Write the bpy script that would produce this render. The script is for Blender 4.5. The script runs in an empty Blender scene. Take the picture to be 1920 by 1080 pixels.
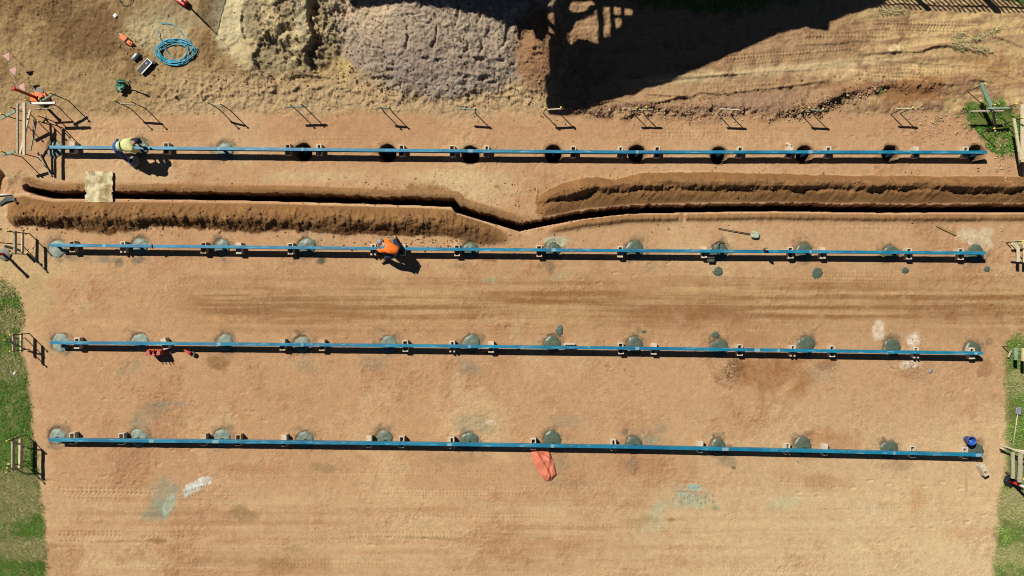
import bpy, bmesh, math, random
import numpy as np
from mathutils import Vector, Matrix
from mathutils.geometry import tessellate_polygon
random.seed(7)
S = bpy.context.scene
COL = S.collection
# ------------------------------------------------------------------ camera, sky, sun
H = 24.0                    # camera height above the pad, metres
PPM = 54.0                  # photo pixels per metre on the ground
cd = bpy.data.cameras.new('camera'); cam = bpy.data.objects.new('camera', cd); COL.objects.link(cam)
cam.location = (0, 0, H); cam.rotation_euler = (0, 0, 0)
cd.sensor_width = 36.0; cd.lens = 36.0 * H / (1920 / PPM); cd.clip_start = 0.5; cd.clip_end = 1000
S.camera = cam
w = bpy.data.worlds.new("World"); S.world = w; w.use_nodes = True
nt = w.node_tree; nt.nodes.clear()
sk = nt.nodes.new('ShaderNodeTexSky'); sk.sky_type = 'NISHITA'; sk.sun_disc = False
sk.sun_elevation = math.radians(45.9); sk.sun_rotation = math.radians(-45)
sk.dust_density = 0.0; sk.ozone_density = 1.5; sk.air_density = 0.35
bg = nt.nodes.new('ShaderNodeBackground'); bg.inputs[1].default_value = 0.05
ow = nt.nodes.new('ShaderNodeOutputWorld')
nt.links.new(sk.outputs[0], bg.inputs[0]); nt.links.new(bg.outputs[0], ow.inputs[0])
SUNV = Vector((.685, -.685, -1.0))
sl = bpy.data.lights.new('sun', 'SUN'); sl.energy = 5.0; sl.angle = math.radians(0.5); sl.color = (1.0, .955, .88)
so = bpy.data.objects.new('sun', sl); COL.objects.link(so)
so.rotation_euler = SUNV.to_track_quat('-Z', 'Y').to_euler(); so.location = (-20, 20, 30)
S.view_settings.view_transform = 'Standard'; S.view_settings.look = 'None'
S.view_settings.exposure = 0.46; S.view_settings.gamma = 1.0
S.render.filter_size = 1.5; S.cycles.pixel_filter_type = 'BLACKMAN_HARRIS'; S.cycles.filter_width = 1.05
K = 1.5                     # lit value / base colour, to turn a seen colour into a base colour

def lin(c):
    c = np.asarray(c, float) / 255.0
    return np.where(c <= .04045, c / 12.92, ((c + .055) / 1.055) ** 2.4)
def alb(r, g, b, k=K):
    return tuple(np.clip(lin((r, g, b)) / k, 0, .9))
def P(px, py, z=0.0):       # point of height z that stands where the photo shows it
    f = (H - z) / H / PPM
    return Vector(((px - 960) * f, (540 - py) * f, z))

# ------------------------------------------------------------------ noise on arrays
_lat = {}
def vn(U, V, seed=0):
    if seed not in _lat: _lat[seed] = np.random.RandomState(seed).rand(256, 256).astype(np.float32)
    R = _lat[seed]
    xi = np.floor(U).astype(np.int32); yi = np.floor(V).astype(np.int32)
    fx = (U - xi).astype(np.float32); fy = (V - yi).astype(np.float32)
    fx = fx * fx * fx * (fx * (fx * 6 - 15) + 10); fy = fy * fy * fy * (fy * (fy * 6 - 15) + 10)
    x0 = xi & 255; x1 = (xi + 1) & 255; y0 = yi & 255; y1 = (yi + 1) & 255
    a = R[y0, x0]; b = R[y0, x1]; c = R[y1, x0]; d = R[y1, x1]
    return (a + (b - a) * fx) * (1 - fy) + (c + (d - c) * fx) * fy
def fbm(U, V, s, octv=4, seed=0, gain=.5, sy=None):
    sy = sy or s
    u = U / s; v = V / sy; tot = 0; amp = 1; nrm = 0
    for o in range(octv):
        tot = tot + amp * (vn(u, v, seed + o * 13) - .5); nrm += amp
        if sy == s:
            u, v = 1.62 * u + 1.21 * v + 3.7, -1.21 * u + 1.62 * v + 9.1
        else:
            u, v = u * 2.03 + 3.7, v * 2.03 + 9.1
        amp *= gain
    return tot / nrm * 2          # about -1..1
def ss(x, a, b):
    t = np.clip((x - a) / (b - a), 0, 1); return t * t * (3 - 2 * t)
def mixc(c, col, m):
    m = m[..., None]; return c * (1 - m) + np.asarray(col, np.float32) * m

# ------------------------------------------------------------------ terrain grid, in photo pixels
STEP = 1.5
def axis(lo, hi, far):
    core = np.arange(lo, hi + .1, STEP)
    k = np.concatenate([np.linspace(8, 120, 12), np.geomspace(180, far, 10)])
    return np.concatenate([lo - k[::-1], core, hi + k]).astype(np.float32)
ux = axis(-40, 1960, 6000); vy = axis(-50, 1130, 6000)
U, V = np.meshgrid(ux, vy)
U = U.astype(np.float32); V = V.astype(np.float32)
FR = [(100+i*0, 0) for i in range(0)]
w1 = fbm(U, V, 60, 3, 1) * 1.0; w2 = fbm(U, V, 60, 3, 2); w3 = fbm(U, V, 14, 3, 3); w4 = fbm(U, V, 14, 3, 4)
f5 = fbm(U, V, 5, 3, 5, .6); f9 = fbm(U, V, 9, 4, 6, .6); f20 = fbm(U, V, 22, 4, 7, .6); f70 = fbm(U, V, 80, 4, 8, .55); f200 = fbm(U, V, 220, 3, 9)
st1 = fbm(U, V, 260, 4, 10, .55, sy=9); st2 = fbm(U, V, 90, 3, 11, .5, sy=4)
def ell(cx, cy, rx, ry, wob=.25, soft=.25, rot=0.0):
    a = math.radians(rot); x = U - cx; y = V - cy
    X = (x * math.cos(a) + y * math.sin(a)) / rx; Y = (-x * math.sin(a) + y * math.cos(a)) / ry
    d = np.sqrt(X * X + Y * Y) + wob * (w3 + .6 * f5 + .5 * w4)
    return 1 - ss(d, 1 - soft, 1 + soft)
def pdist(pts):              # distance to a polyline and signed side (+ = below/south)
    best = np.full(U.shape, 1e9, np.float32); side = np.zeros(U.shape, np.float32)
    for (x0, y0), (x1, y1) in zip(pts[:-1], pts[1:]):
        dx, dy = x1 - x0, y1 - y0; L = dx * dx + dy * dy
        t = np.clip(((U - x0) * dx + (V - y0) * dy) / L, 0, 1)
        qx = U - (x0 + t * dx); qy = V - (y0 + t * dy); d = np.sqrt(qx * qx + qy * qy)
        m = d < best; best = np.where(m, d, best); side = np.where(m, np.sign(dx * qy - dy * qx), side)
    return best, side
def yl(pts):                 # y of a polyline as a function of x
    p = np.array(pts, float); return np.interp(U, p[:, 0], p[:, 1]).astype(np.float32)

# masks of the big zones
padtop = 211 + 10 * w1 + 5 * w3 + 3 * f5
pad = ss(V, padtop - 9, padtop + 9)
ledge = yl([(0, 0), (1, 0)]) * 0 + np.interp(V, [480, 530, 560, 640, 700, 800, 880, 940, 1000, 1080, 1150], [-60, 20, 42, 40, 52, 62, 72, 78, 86, 88, 92]) + 6 * w3 + 3 * f5
grassL = (1 - ss(U, ledge - 9, ledge + 6)) * ss(V, 505, 560)
redge = np.interp(V, [560, 640, 700, 800, 900, 930, 1000, 1080], [1960, 1884, 1882, 1887, 1880, 1872, 1866, 1860]) + 5 * w3 + 3 * f5
grassR = ss(U, redge - 6, redge + 12) * ss(V, 615, 650)
grassT = np.clip(ell(1835, 218, 36, 24, .5, .25, 20) + ell(1875, 235, 46, 40, .5, .25, 20) + ell(1900, 262, 26, 34, .4, .3), 0, 1)
grassN = ell(1340, -15, 170, 34, .3, .3) 
grassN2 = ell(1925, -14, 44, 22, .4, .3)

# ---- heights in metres
pt = np.clip(.65 + 1.5 * f70 + .6 * w1 + .8 * fbm(U, V, 46, 4, 61, .6), .12, 1.9)         # patchy roughness of the scraped earth
f4 = fbm(U + 2 * w3, V + 2 * w4, 4.2, 2, 15, .6)
Z = (.0076 * f4 + .0095 * f9 + .006 * np.clip(f9 * f20 * 4, -1, 1)) * pt + .0080 * f20 + .004 * f70 + .0012 * st2
Z = Z + .004 * f200
rough = (1 - pad)
Z = Z + rough * (1 - .7 * ss(U, 1080, 1180) * (1 - ss(V, 185, 205))) * (.034 * f20 + .034 * np.abs(fbm(U, V, 13, 3, 21)) + .026 * f9 + .010 * f4 + .03 * f70)
# trampled lumpy strip above the pad on the left, footprints
lump = np.exp(-((V - 178) / 30) ** 2) * (1 - ss(U, 980, 1060)) * ss(U, 230, 300)
foot = np.abs(fbm(U + 14 * w3, V + 10 * w4, 11, 2, 22))
Z = Z + lump * (.10 * (foot - .25) + .05 * w3 + .03 * f9)
Z = Z + rough * .10 * np.exp(-((V - 196) / 14) ** 2) * (.6 + .4 * w1) * ss(U, 1000, 1100)
# bank of clods along the road edge on the right
bank = np.exp(-((V - (208 - 45 * ss(U, 1500, 1640) + 14 * w1)) / 10) ** 2) * ss(U, 1040, 1120) * (1 - ss(U, 1740, 1800))
Z = Z + bank * (.13 + .09 * np.clip(f9, -.5, 1) + .10 * w3 + .04 * f5)
# mounds
def mound(cx, cy, rx, ry, h, p=1.25):
    d = np.sqrt(((U - cx + 10 * w1) / rx) ** 2 + ((V - cy + 10 * w2) / ry) ** 2)
    return h * np.clip(1 - d ** p, 0, 1)
m1 = mound(560, 10, 128, 138, .85, 1.0)
m2 = mound(835, 20, 225, 182, .85, 1.15)
m3 = mound(1010, 90, 66, 100, .50, 1.1)
m4 = mound(500, 108, 76, 48, .28, 1.2)
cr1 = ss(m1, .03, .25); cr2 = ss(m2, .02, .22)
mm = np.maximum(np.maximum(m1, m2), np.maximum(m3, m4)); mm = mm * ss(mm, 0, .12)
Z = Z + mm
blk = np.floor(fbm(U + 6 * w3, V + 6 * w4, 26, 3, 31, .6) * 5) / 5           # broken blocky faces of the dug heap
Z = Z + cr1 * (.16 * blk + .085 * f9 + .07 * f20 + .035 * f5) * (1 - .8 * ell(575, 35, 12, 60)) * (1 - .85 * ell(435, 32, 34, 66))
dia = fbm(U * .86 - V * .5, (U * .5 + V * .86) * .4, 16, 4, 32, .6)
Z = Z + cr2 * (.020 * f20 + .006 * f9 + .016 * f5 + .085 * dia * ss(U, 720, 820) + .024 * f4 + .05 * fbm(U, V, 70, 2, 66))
for x0, y0, x1, y1 in ((768, 40, 795, 38), (795, 18, 793, 30), (788, 54, 812, 56), (820, 42, 822, 70), (822, 70, 812, 96), (800, 22, 826, 40), (862, 24, 858, 60), (902, 35, 896, 55), (905, 85, 900, 108), (948, 78, 938, 98), (880, 92, 872, 106), (768, 60, 764, 100)):
    d_ = pdist([(x0 + 0, y0), ((x0 + x1) / 2 + 3, (y0 + y1) / 2 + 2), (x1, y1)])[0]; Z = Z - .07 * (1 - ss(d_ + 1.2 * w3, .8, 3.2))
for cx, cy in ((733, 134), (765, 122), (799, 117), (830, 120), (868, 116), (902, 119), (940, 119), (722, 147), (706, 148), (728, 152), (748, 162), (755, 158), (880, 148), (905, 152), (925, 158), (912, 148), (1005, 100), (1007, 110)):
    Z = Z - .07 * ell(cx, cy, 8, 3.4, .4, .35)
# bucket-cut hollows in the sand heap
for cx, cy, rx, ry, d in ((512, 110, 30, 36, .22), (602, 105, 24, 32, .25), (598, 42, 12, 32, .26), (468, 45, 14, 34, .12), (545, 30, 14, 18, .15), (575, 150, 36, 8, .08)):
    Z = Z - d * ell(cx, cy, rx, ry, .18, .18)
# road and ruts on the upper right
rdd = V - (95 - .02 * (U - 1100) + 4 * w1)
onroad = ss(U, 1040, 1120) * (1 - ss(V, 185, 205))
st3 = fbm(U, V + .12 * (U - 1400), 300, 4, 33, .55, sy=10)
Z = Z + onroad * (.022 * st3 + .040 * f20 + .004 * f9)
Z = Z + onroad * .09 * (ss(V, 128, 134) - ss(V, 100, 120)) * ss(U, 1500, 1640) * 0.4
def ledge_line(pts, h, wn=12.0):
    global Z
    d, sd_ = pdist(pts); d = np.maximum(d + 1.5 * w3 + 1.2 * f5, 0)
    x0, x1 = pts[0][0], pts[-1][0]; m = ss(U, x0 - 5, x0 + 25) * (1 - ss(U, x1 - 25, x1 + 5))
    Z = Z + m * h * (.6 + .6 * np.clip(w1 + .4, 0, 1)) * np.where(sd_ < 0, np.exp(-d / wn), np.exp(-d / 1.4))
for pts, h in (([(1607, 102), (1660, 99), (1725, 97), (1748, 88), (1775, 86), (1815, 93), (1850, 104)], .10), ([(1500, 84), (1560, 82), (1600, 78), (1650, 76)], .05),
               ([(1195, 176), (1290, 184), (1310, 174), (1350, 177), (1420, 168), (1480, 162), (1560, 150)], .09), ([(1060, 206), (1110, 198), (1150, 189), (1200, 201), (1255, 188), (1290, 180)], .11),
               ([(1440, 206), (1470, 190), (1475, 168)], .06), ([(1520, 203), (1560, 186), (1612, 168)], .14), ([(1700, 176), (1720, 160), (1730, 157)], .12), ([(1735, 158), (1790, 160)], .10), ([(1800, 158), (1826, 150), (1862, 155)], .08),
               ([(1850, 62), (1890, 78), (1930, 92)], .07), ([(1830, 128), (1870, 134), (1930, 160)], .06), ([(1795, 156), (1830, 130)], .05), ([(1240, 118 + 28), (1340, 142), (1440, 135), (1560, 128)], .04), ([(1120, 152), (1250, 150), (1400, 138)], .05),
               ([(1620, 112), (1700, 116), (1790, 122), (1880, 128)], .04)):
    ledge_line(pts, h)
def tyre(x0, x1, y0, y1, per=8.0, slope=0.0, amp=.012, lean=.6, fade=20, offs=0):
    """stamped lug pattern, two chevron rows"""
    global Z
    yy = V - slope * (U - x0); yc = (y0 + y1) / 2
    m = ss(U, x0, x0 + fade) * (1 - ss(U, x1 - fade, x1)) * ss(yy, y0 - 1, y0 + 2) * (1 - ss(yy, y1 - 2, y1 + 1))
    ph = (U + lean * np.abs(yy - yc) + 2.0 * w3 + offs) / per
    lug = ss(np.abs((ph - np.floor(ph)) - .5), .16, .3)
    gap = 1 - ss(np.abs(yy - yc), 1.0, 2.4)
    Z = Z + m * amp * (np.maximum(lug, gap) - .8) * (.6 + .5 * np.clip(w1 + .5, 0, 1))
tyre(98, 290, 913, 924, 8.5, .02, .030); tyre(115, 260, 926, 935, 8.5, .02, .024, -.5)
tyre(100, 240, 994, 1006, 8, .01, .026); tyre(100, 220, 1007, 1016, 8, .01, .022, -.4)
tyre(250, 380, 995, 1008, 8, .0, .014)
tyre(700, 1000, 916, 930, 6.5, -.0, .016); tyre(640, 860, 996, 1012, 7, .0, .018); tyre(500, 760, 1048, 1062, 7, .0, .014)
tyre(1000, 1240, 930, 942, 7, 0, .008); tyre(1300, 1560, 1060, 1076, 7, 0, .010)
tyre(1630, 1840, 38, 48, 6.4, .02, .06); tyre(1630, 1830, 50, 58, 6.4, .02, .05, -.6); tyre(1500, 1680, 62, 74, 6.6, .0, .045)
tyre(1350, 1620, 106, 116, 6.2, -.08, .06); tyre(1380, 1540, 118, 126, 6.2, -.1, .045, -.5)
tyre(1620, 1800, 122, 132, 6.4, .02, .05); tyre(1600, 1790, 134, 144, 6.4, .04, .05, -.5)
tyre(1880, 1935, 118, 132, 9, .35, .05, 0); tyre(1300, 1480, 160, 172, 6.5, -.06, .03)
tyre(60, 125, 28, 38, 7, -.6, .05, 0); tyre(1550, 1710, 420, 432, 9, .0, .012); tyre(1560, 1700, 505, 515, 8, 0, .012)
tyre(380, 900, 880, 905, 4.6, 0, .006, .4); tyre(300, 700, 596, 612, 4.4, 0, .007, .0)
tyre(150, 400, 498, 508, 4.4, 0, .005)
# long wheel ruts on the pad
for yc, x0, x1, a in ((598, 380, 620, .018), (590, 400, 560, .010), (512, 1100, 1900, .005), (538, 1200, 1700, .006), (1010, 100, 400, .010), (1012, 760, 1100, .008), (1052, 480, 760, .006), (569, 700, 1920, .006), (533, 760, 1200, .008), (935, 1300, 1700, .006), (900, 1560, 1900, .006), (998, 1200, 1650, .01)):
    Z = Z - a * np.clip(.6 + 1.2 * f20, 0, 1.4) * np.exp(-((V - yc - 7 * w1 - 2 * w3) / 2.2) ** 2) * ss(U, x0, x0 + 60) * (1 - ss(U, x1 - 80, x1))

_r = np.random.RandomState(21)
for k in range(120):       # boot prints in wandering lines
    if k % 10 == 0: bx, by, ba = _r.uniform(80, 1860), _r.choice([_r.uniform(225, 330), _r.uniform(490, 620), _r.uniform(670, 800), _r.uniform(870, 1060)]), _r.uniform(-.5, .5) + _r.choice([0, 3.14])
    bx += 34 * math.cos(ba); by += 34 * math.sin(ba); ba += _r.uniform(-.2, .2); sd_ = 5 if k % 2 else -5
    px_, py_ = bx - sd_ * math.sin(ba), by + sd_ * math.cos(ba)
    i0, i1 = np.searchsorted(ux, (px_ - 14, px_ + 14)); j0, j1 = np.searchsorted(vy, (py_ - 14, py_ + 14))
    if i1 - i0 < 4 or j1 - j0 < 4: continue
    xx = U[j0:j1, i0:i1] - px_; yy = V[j0:j1, i0:i1] - py_; a_ = xx * math.cos(ba) + yy * math.sin(ba); b_ = -xx * math.sin(ba) + yy * math.cos(ba)
    d_ = np.sqrt((a_ / 7.5) ** 2 + (b_ / 3.2) ** 2); Z[j0:j1, i0:i1] += -.016 * (1 - ss(d_, .75, 1.0)) + .008 * np.exp(-((d_ - 1.15) / .18) ** 2)
for k in range(26):        # short crisp lug-tyre passes
    x0 = _r.uniform(90, 1500); y0 = _r.choice([_r.uniform(235, 262), _r.uniform(500, 620), _r.uniform(880, 1070), _r.uniform(880, 1070)]); L_ = _r.uniform(120, 420)
    tyre(x0, min(x0 + L_, 1850), y0, y0 + 9, _r.uniform(5.5, 8), _r.uniform(-.03, .03), _r.uniform(.008, .018), _r.choice([-.6, .6]), 40)
# ---- trench with its spoil
TR = [(46, 352), (62, 358), (95, 365), (230, 366), (450, 369), (640, 374), (800, 379), (850, 381), (857, 392), (975, 427), (1000, 421), (1090, 404), (1180, 394), (1300, 391), (1450, 389), (1650, 392), (1960, 391), (2400, 391), (4000, 391)]
td, tside = pdist(TR)
sgn = td * tside           # + south
yt = yl(TR)
rag = 1.6 * w3 + 1.2 * f5
# left spoil ridge, south of the trench
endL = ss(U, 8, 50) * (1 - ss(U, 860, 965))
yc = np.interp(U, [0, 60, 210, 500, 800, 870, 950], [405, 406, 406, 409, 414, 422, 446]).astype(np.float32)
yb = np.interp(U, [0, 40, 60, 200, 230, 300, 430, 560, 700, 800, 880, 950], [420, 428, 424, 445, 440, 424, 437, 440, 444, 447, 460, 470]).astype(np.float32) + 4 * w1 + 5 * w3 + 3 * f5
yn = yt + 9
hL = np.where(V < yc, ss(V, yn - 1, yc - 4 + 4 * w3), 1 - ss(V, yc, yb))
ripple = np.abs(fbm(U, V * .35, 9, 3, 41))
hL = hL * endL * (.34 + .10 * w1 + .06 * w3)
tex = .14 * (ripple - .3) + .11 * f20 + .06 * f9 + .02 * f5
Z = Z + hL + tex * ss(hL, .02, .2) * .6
brL = ss(hL, .004, .04)
# spill over the sheet's lower edge, footpath gap
# right spoil ridge, north of the trench
yR0 = np.interp(U, [985, 1003, 1012, 1050, 1100, 1150, 1160, 1200, 1300, 1600, 1960], [400, 395, 362, 342, 329, 336, 334, 323, 320, 328, 330]).astype(np.float32) + 2.2 * w3 + 1.5 * w1
comb = fbm(U + .7 * V, V * .25, 7, 2, 44)
yRc = 1.3 * comb + 1.6 * f5 + np.interp(U, [1000, 1060, 1120, 1150, 1180, 1300, 1400, 1960], [378, 366, 352, 356, 350, 349, 349, 352]).astype(np.float32) + 1.5 * w1
yR2 = yRc + 9 + 5 * w1 + 4 * w3 + 1.5 * comb
endR = ss(U + (V - 380) * .25 + 4 * w3, 1000, 1050) ** .8
rise = ss(V, yR0, yRc - 3)
dA = .34 + .38 * ss(w1 + .35 * w3, -.5, .5)
fall = 1 - dA * ss(V, yRc, yR2) - (1 - dA) * ss(V, yR2, yt - 6)
hR = np.where(V < yRc, rise ** .8, fall) * endR * (V < yt + 2)
cut = np.clip(fbm(U, V, 40, 2, 43), -.1, 1) * np.exp(-((V - yRc) / 7) ** 2)
hR = hR * (.42 + .12 * w1 + .05 * w3)
Z = Z + hR + ss(hR, .02, .2) * (.04 * (ripple - .3) * np.exp(-((V - yRc - 5) / 7) ** 2) * 2 + .02 * f20 + .012 * f9 - .16 * cut)
brR = ss(hR, .004, .03)
# thin spill strips beside the trench
hN = np.exp(-((sgn + 15) / 7) ** 2) * (1 - ss(U, 960, 1000)) * ss(U, 20, 60) * (.06 + .04 * w1)
hS = np.exp(-((sgn - 17) / 6) ** 2) * ss(U, 1010, 1060) * (.10 + .04 * w1) * (1 - .9 * ell(1278, 412, 6, 14))
hS = hS + np.exp(-((V - 408) / 6) ** 2) * ss(U, 1040, 1080) * (1 - ss(U, 1200, 1290)) * .04
Z = Z - 0 * hN + np.clip(hN * (1 - ss(U, 145, 152) * (1 - ss(U, 216, 224))), 0, 1) + np.clip(hS, 0, 1) + ss(hS, .02, .06) * (.05 * (ripple - .3))
hN = hN * (1 - ss(U, 145, 152) * (1 - ss(U, 216, 224)))
brS = np.maximum(ss(hN, .012, .03), ss(hS, .02, .05))
brS = np.maximum(brS, ss(td, 28, 16) * (1 - ss(U, 960, 1010)) * ss(U, 40, 60) * (tside < 0))
# dark loose patch upstream of the bend
brS = np.maximum(brS, ell(790, 372, 70, 26, .3, .25) * (V < yt + 4))
# scraped hollow at the far left
Z = Z - .25 * ell(-2, 342, 12, 20, .1, .3) - .10 * ell(40, 348, 30, 18, .3, .5)
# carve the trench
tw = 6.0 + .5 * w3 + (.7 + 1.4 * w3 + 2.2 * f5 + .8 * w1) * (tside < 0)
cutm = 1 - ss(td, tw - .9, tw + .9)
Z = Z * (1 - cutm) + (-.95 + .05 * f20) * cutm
# ---- open post holes of the first row
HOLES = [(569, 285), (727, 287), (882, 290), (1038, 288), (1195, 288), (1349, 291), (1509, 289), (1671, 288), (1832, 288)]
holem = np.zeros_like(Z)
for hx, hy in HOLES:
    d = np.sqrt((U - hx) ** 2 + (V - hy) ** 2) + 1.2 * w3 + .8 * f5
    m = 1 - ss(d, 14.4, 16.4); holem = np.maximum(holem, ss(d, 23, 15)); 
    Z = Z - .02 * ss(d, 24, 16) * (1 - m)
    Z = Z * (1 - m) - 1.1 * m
FOOT = {1: [(103, 280), (264, 277), (421, 284)],
        2: [(108, 467), (262, 462), (417, 464), (575, 463), (727, 470), (883, 470), (1036, 468), (1191, 468), (1349, 472), (1509, 472), (1672, 475), (1830, 476)],
        3: [(114, 643), (263, 642), (421, 643), (566, 646), (729, 646), (884, 644), (1036, 645), (1191, 646), (1349, 653), (1512, 647), (1674, 651), (1825, 656)],
        4: [(108, 819), (259, 822), (416, 822), (572, 825), (721, 822), (880, 828), (1036, 824), (1189, 834), (1347, 838), (1506, 836), (1668, 843), (1829, 845)]}
fm = np.zeros_like(Z)
for r in FOOT:
    for fx, fy in FOOT[r]:
        d = np.sqrt((U - fx) ** 2 + (V - fy) ** 2)
        fm = np.maximum(fm, 1 - ss(d + 2 * w3 + f5, 15.5, 19.5))
Z = Z * (1 - fm) - .035 * fm
Z = np.where(grassT + grassL + grassR > .5, Z + .012 * f20, Z)

# ---- colours (the soil itself, with some light and shade painted in)
rg = np.random.RandomState(3)
C = np.zeros(U.shape + (3,), np.float32) + np.asarray(alb(202, 157, 113), np.float32)
gx_ = ss(U, 900, 1900) * ss(V, 650, 1050)
C = mixc(C, alb(202, 152, 108), .5 * (1 - ss(U, 700, 1500)) * ss(V, 220, 240))
C = mixc(C, alb(228, 194, 146), .95 * gx_)  # brightness gradient towards the lower right painted into the soil colour
C = mixc(C, alb(182, 132, 93), .7 * ss(f70 + .4 * f200 + .5 * f20, .0, .8) * (1 - .6 * gx_))
C = mixc(C, alb(182, 136, 94), .45 * ss(f20 + .6 * f9, .1, .7) * (1 - .5 * gx_))
C = mixc(C, alb(218, 178, 130), .7 * ss(f70 * .6 - f200 - .4 * f20, .05, .7))
C = mixc(C, alb(190, 138, 98), .35 * np.exp(-((V - 235) / 30) ** 2))
C = mixc(C, alb(150, 106, 68), .55 * np.exp(-((V - 574 - 5 * w1) / 20) ** 2) * ss(U, 360, 470) * (1 - .35 * ss(U, 1500, 1900)) * np.clip(.7 + .8 * f20 + .5 * f70, .15, 1))
C = mixc(C, alb(158, 112, 74), .45 * np.exp(-((V - 536 - 8 * w1) / 16) ** 2) * ss(U, 500, 640) * np.clip(.5 + 1.0 * f70 + .6 * f20, 0, 1))
# pale wash between row 1 and the trench and beside the lower edge
C = mixc(C, alb(220, 186, 136), .6 * np.exp(-((V - 330) / 12) ** 2) * ss(w1 + .4, 0, .8) * (1 - ss(U, 820, 1000)))
C = mixc(C, alb(222, 190, 140), .5 * ell(870, 350, 90, 34, .4, .6))
C = mixc(C, alb(218, 182, 130), .4 * np.exp(-((V - 505) / 14) ** 2) * ss(w1 + .3, 0, .7))
# wheel-worn band across the middle
band = np.exp(-((V - 570) / 46) ** 2) * ss(U, 300, 420)
C = mixc(C, alb(152, 106, 64), np.clip(band * (.66 + .55 * st1 + .25 * st2 + .5 * f20), 0, .9))
C = mixc(C, alb(160, 118, 78), .8 * np.exp(-((V - 573) / 11) ** 2) * ss(U, 380, 450) * (1 - .55 * ss(U, 800, 1000)) * (.65 + .5 * w3))
C = mixc(C, alb(168, 122, 82), .6 * np.exp(-((V - 592 - 3 * w3) / 5) ** 2) * ss(U, 380, 430) * (1 - ss(U, 620, 720)))
C = mixc(C, alb(212, 172, 120), np.clip(band * (-.9 * st1 + .2), 0, .6))
low = ss(V, 880, 960)
C = mixc(C, alb(178, 132, 92), np.clip(low * (.02 + .36 * st1 + .5 * f20), 0, .5) * (1 - .5 * ss(U, 900, 1900)))
C = mixc(C, alb(222, 188, 138), np.clip(low * (-.45 * st1 - .3 * f70 + .22), 0, .55))
C = mixc(C, alb(165, 118, 78), .45 * np.exp(-((V - 1050 - 8 * w1) / 16) ** 2) * (1 - ss(U, 900, 1300)) * ss(w1 + .3, 0, .6))
# upper strip: olive-tan trampled ground on the left, pale sand, road on the right
ul = rough * (1 - ss(U, 980, 1060))
C = mixc(C, alb(174, 141, 96), ul)
C = mixc(C, alb(132, 99, 62), ul * ss(f70 + .35 * f20, .0, .55) * (1 - ss(V, 130, 190)) * .85)
C = mixc(C, alb(122, 90, 56), .85 * rough * ell(165, 60, 85, 60, .35, .5))
C = mixc(C, alb(198, 176, 130), ul * .8 * ell(290, 62, 60, 26, .4, .5))
C = mixc(C, alb(196, 163, 120), ul * .75 * ss(V, 120, 165) * ss(U, 250, 360))
C = mixc(C, alb(160, 150, 118), .4 * rough * ell(320, 30, 60, 26, .5, .5))
ur = rough * ss(U, 1000, 1080)
C = mixc(C, alb(178, 140, 100), ur)
C = mixc(C, alb(214, 178, 122), ur * .85 * ss(U, 1540, 1700) * ss(-.6 * st3 - .5 * f20 + .28, 0, .6))
C = mixc(C, alb(214, 184, 136), ur * .8 * np.clip(np.exp(-((V - (150 - .09 * (U - 1250))) / 9) ** 2) * ss(U, 1150, 1250) * (1 - ss(U, 1620, 1720)), 0, 1))
C = mixc(C, alb(144, 106, 76), ur * .75 * ss(.5 * st3 + .9 * f20 + .5 * f70, .05, .55))
C = mixc(C, alb(134, 100, 78), ur * .8 * ss(bank, .1, .6))
C = mixc(C, alb(158, 122, 96), .7 * ur * ell(1400, 195, 110, 20, .4, .4, -8))
C = mixc(C, alb(150, 104, 62), .8 * ell(1710, 170, 70, 22, .4, .4, -15))
C = mixc(C, alb(150, 104, 62), .5 * ell(1660, 172, 110, 14, .4, .4, 5))
# heaps
cm1 = ss(np.maximum(m1, m4), .03, .18); cm2 = ss(m2 + .03 * w3, .02, .14); cm3 = ss(m3, .05, .2)
C = mixc(C, alb(204, 178, 130), cm1)
C = mixc(C, alb(214, 192, 146), np.maximum(.95 * ell(435, 32, 38, 70, .25, .3), .95 * ell(573, 30, 14, 62, .2, .25)))
C = mixc(C, alb(204, 174, 112), .9 * ell(648, 90, 14, 70, .3, .4))
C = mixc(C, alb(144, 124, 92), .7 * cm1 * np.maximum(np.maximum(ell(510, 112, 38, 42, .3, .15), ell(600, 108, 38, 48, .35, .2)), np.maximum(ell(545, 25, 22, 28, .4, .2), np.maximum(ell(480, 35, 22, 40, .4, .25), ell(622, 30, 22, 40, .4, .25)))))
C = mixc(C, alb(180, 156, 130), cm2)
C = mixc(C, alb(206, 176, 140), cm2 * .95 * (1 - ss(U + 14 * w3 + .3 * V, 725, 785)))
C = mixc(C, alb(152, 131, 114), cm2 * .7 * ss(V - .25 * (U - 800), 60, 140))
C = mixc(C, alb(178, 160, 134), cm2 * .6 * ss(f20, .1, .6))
C = mixc(C, alb(160, 118, 82), cm3 * ss(U + 12 * w3, 940, 985))
# spoil
SP = np.asarray(alb(142, 99, 58), np.float32)
br = np.clip(np.maximum(np.maximum(brL, brR), .85 * brS), 0, 1)
C = mixc(C, SP, .93 * br)
C = mixc(C, alb(164, 118, 70), .6 * br * ss(f20, .0, .6))
C = mixc(C, alb(116, 78, 46), .6 * brL * ss(V - yc, 0, 12))  # shade of the slope turned from the sun, painted into the spoil
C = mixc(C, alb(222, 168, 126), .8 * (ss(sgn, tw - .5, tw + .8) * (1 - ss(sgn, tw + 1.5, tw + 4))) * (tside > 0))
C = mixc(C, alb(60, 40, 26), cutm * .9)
C = mixc(C, alb(216, 176, 126), .9 * ell(1100 - 111, 436, 12, 5, .3, .3))
# damp rims; darker colour deep in the holes and trench
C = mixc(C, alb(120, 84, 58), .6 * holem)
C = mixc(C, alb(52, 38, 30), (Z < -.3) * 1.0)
sp = (vn(U / 3.0 + 9, V / 3.0, 79) > .955) * (vn(U / 30, V / 30, 80) > .5) * .5
C = mixc(C, alb(128, 88, 60), sp.astype(np.float32))
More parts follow.
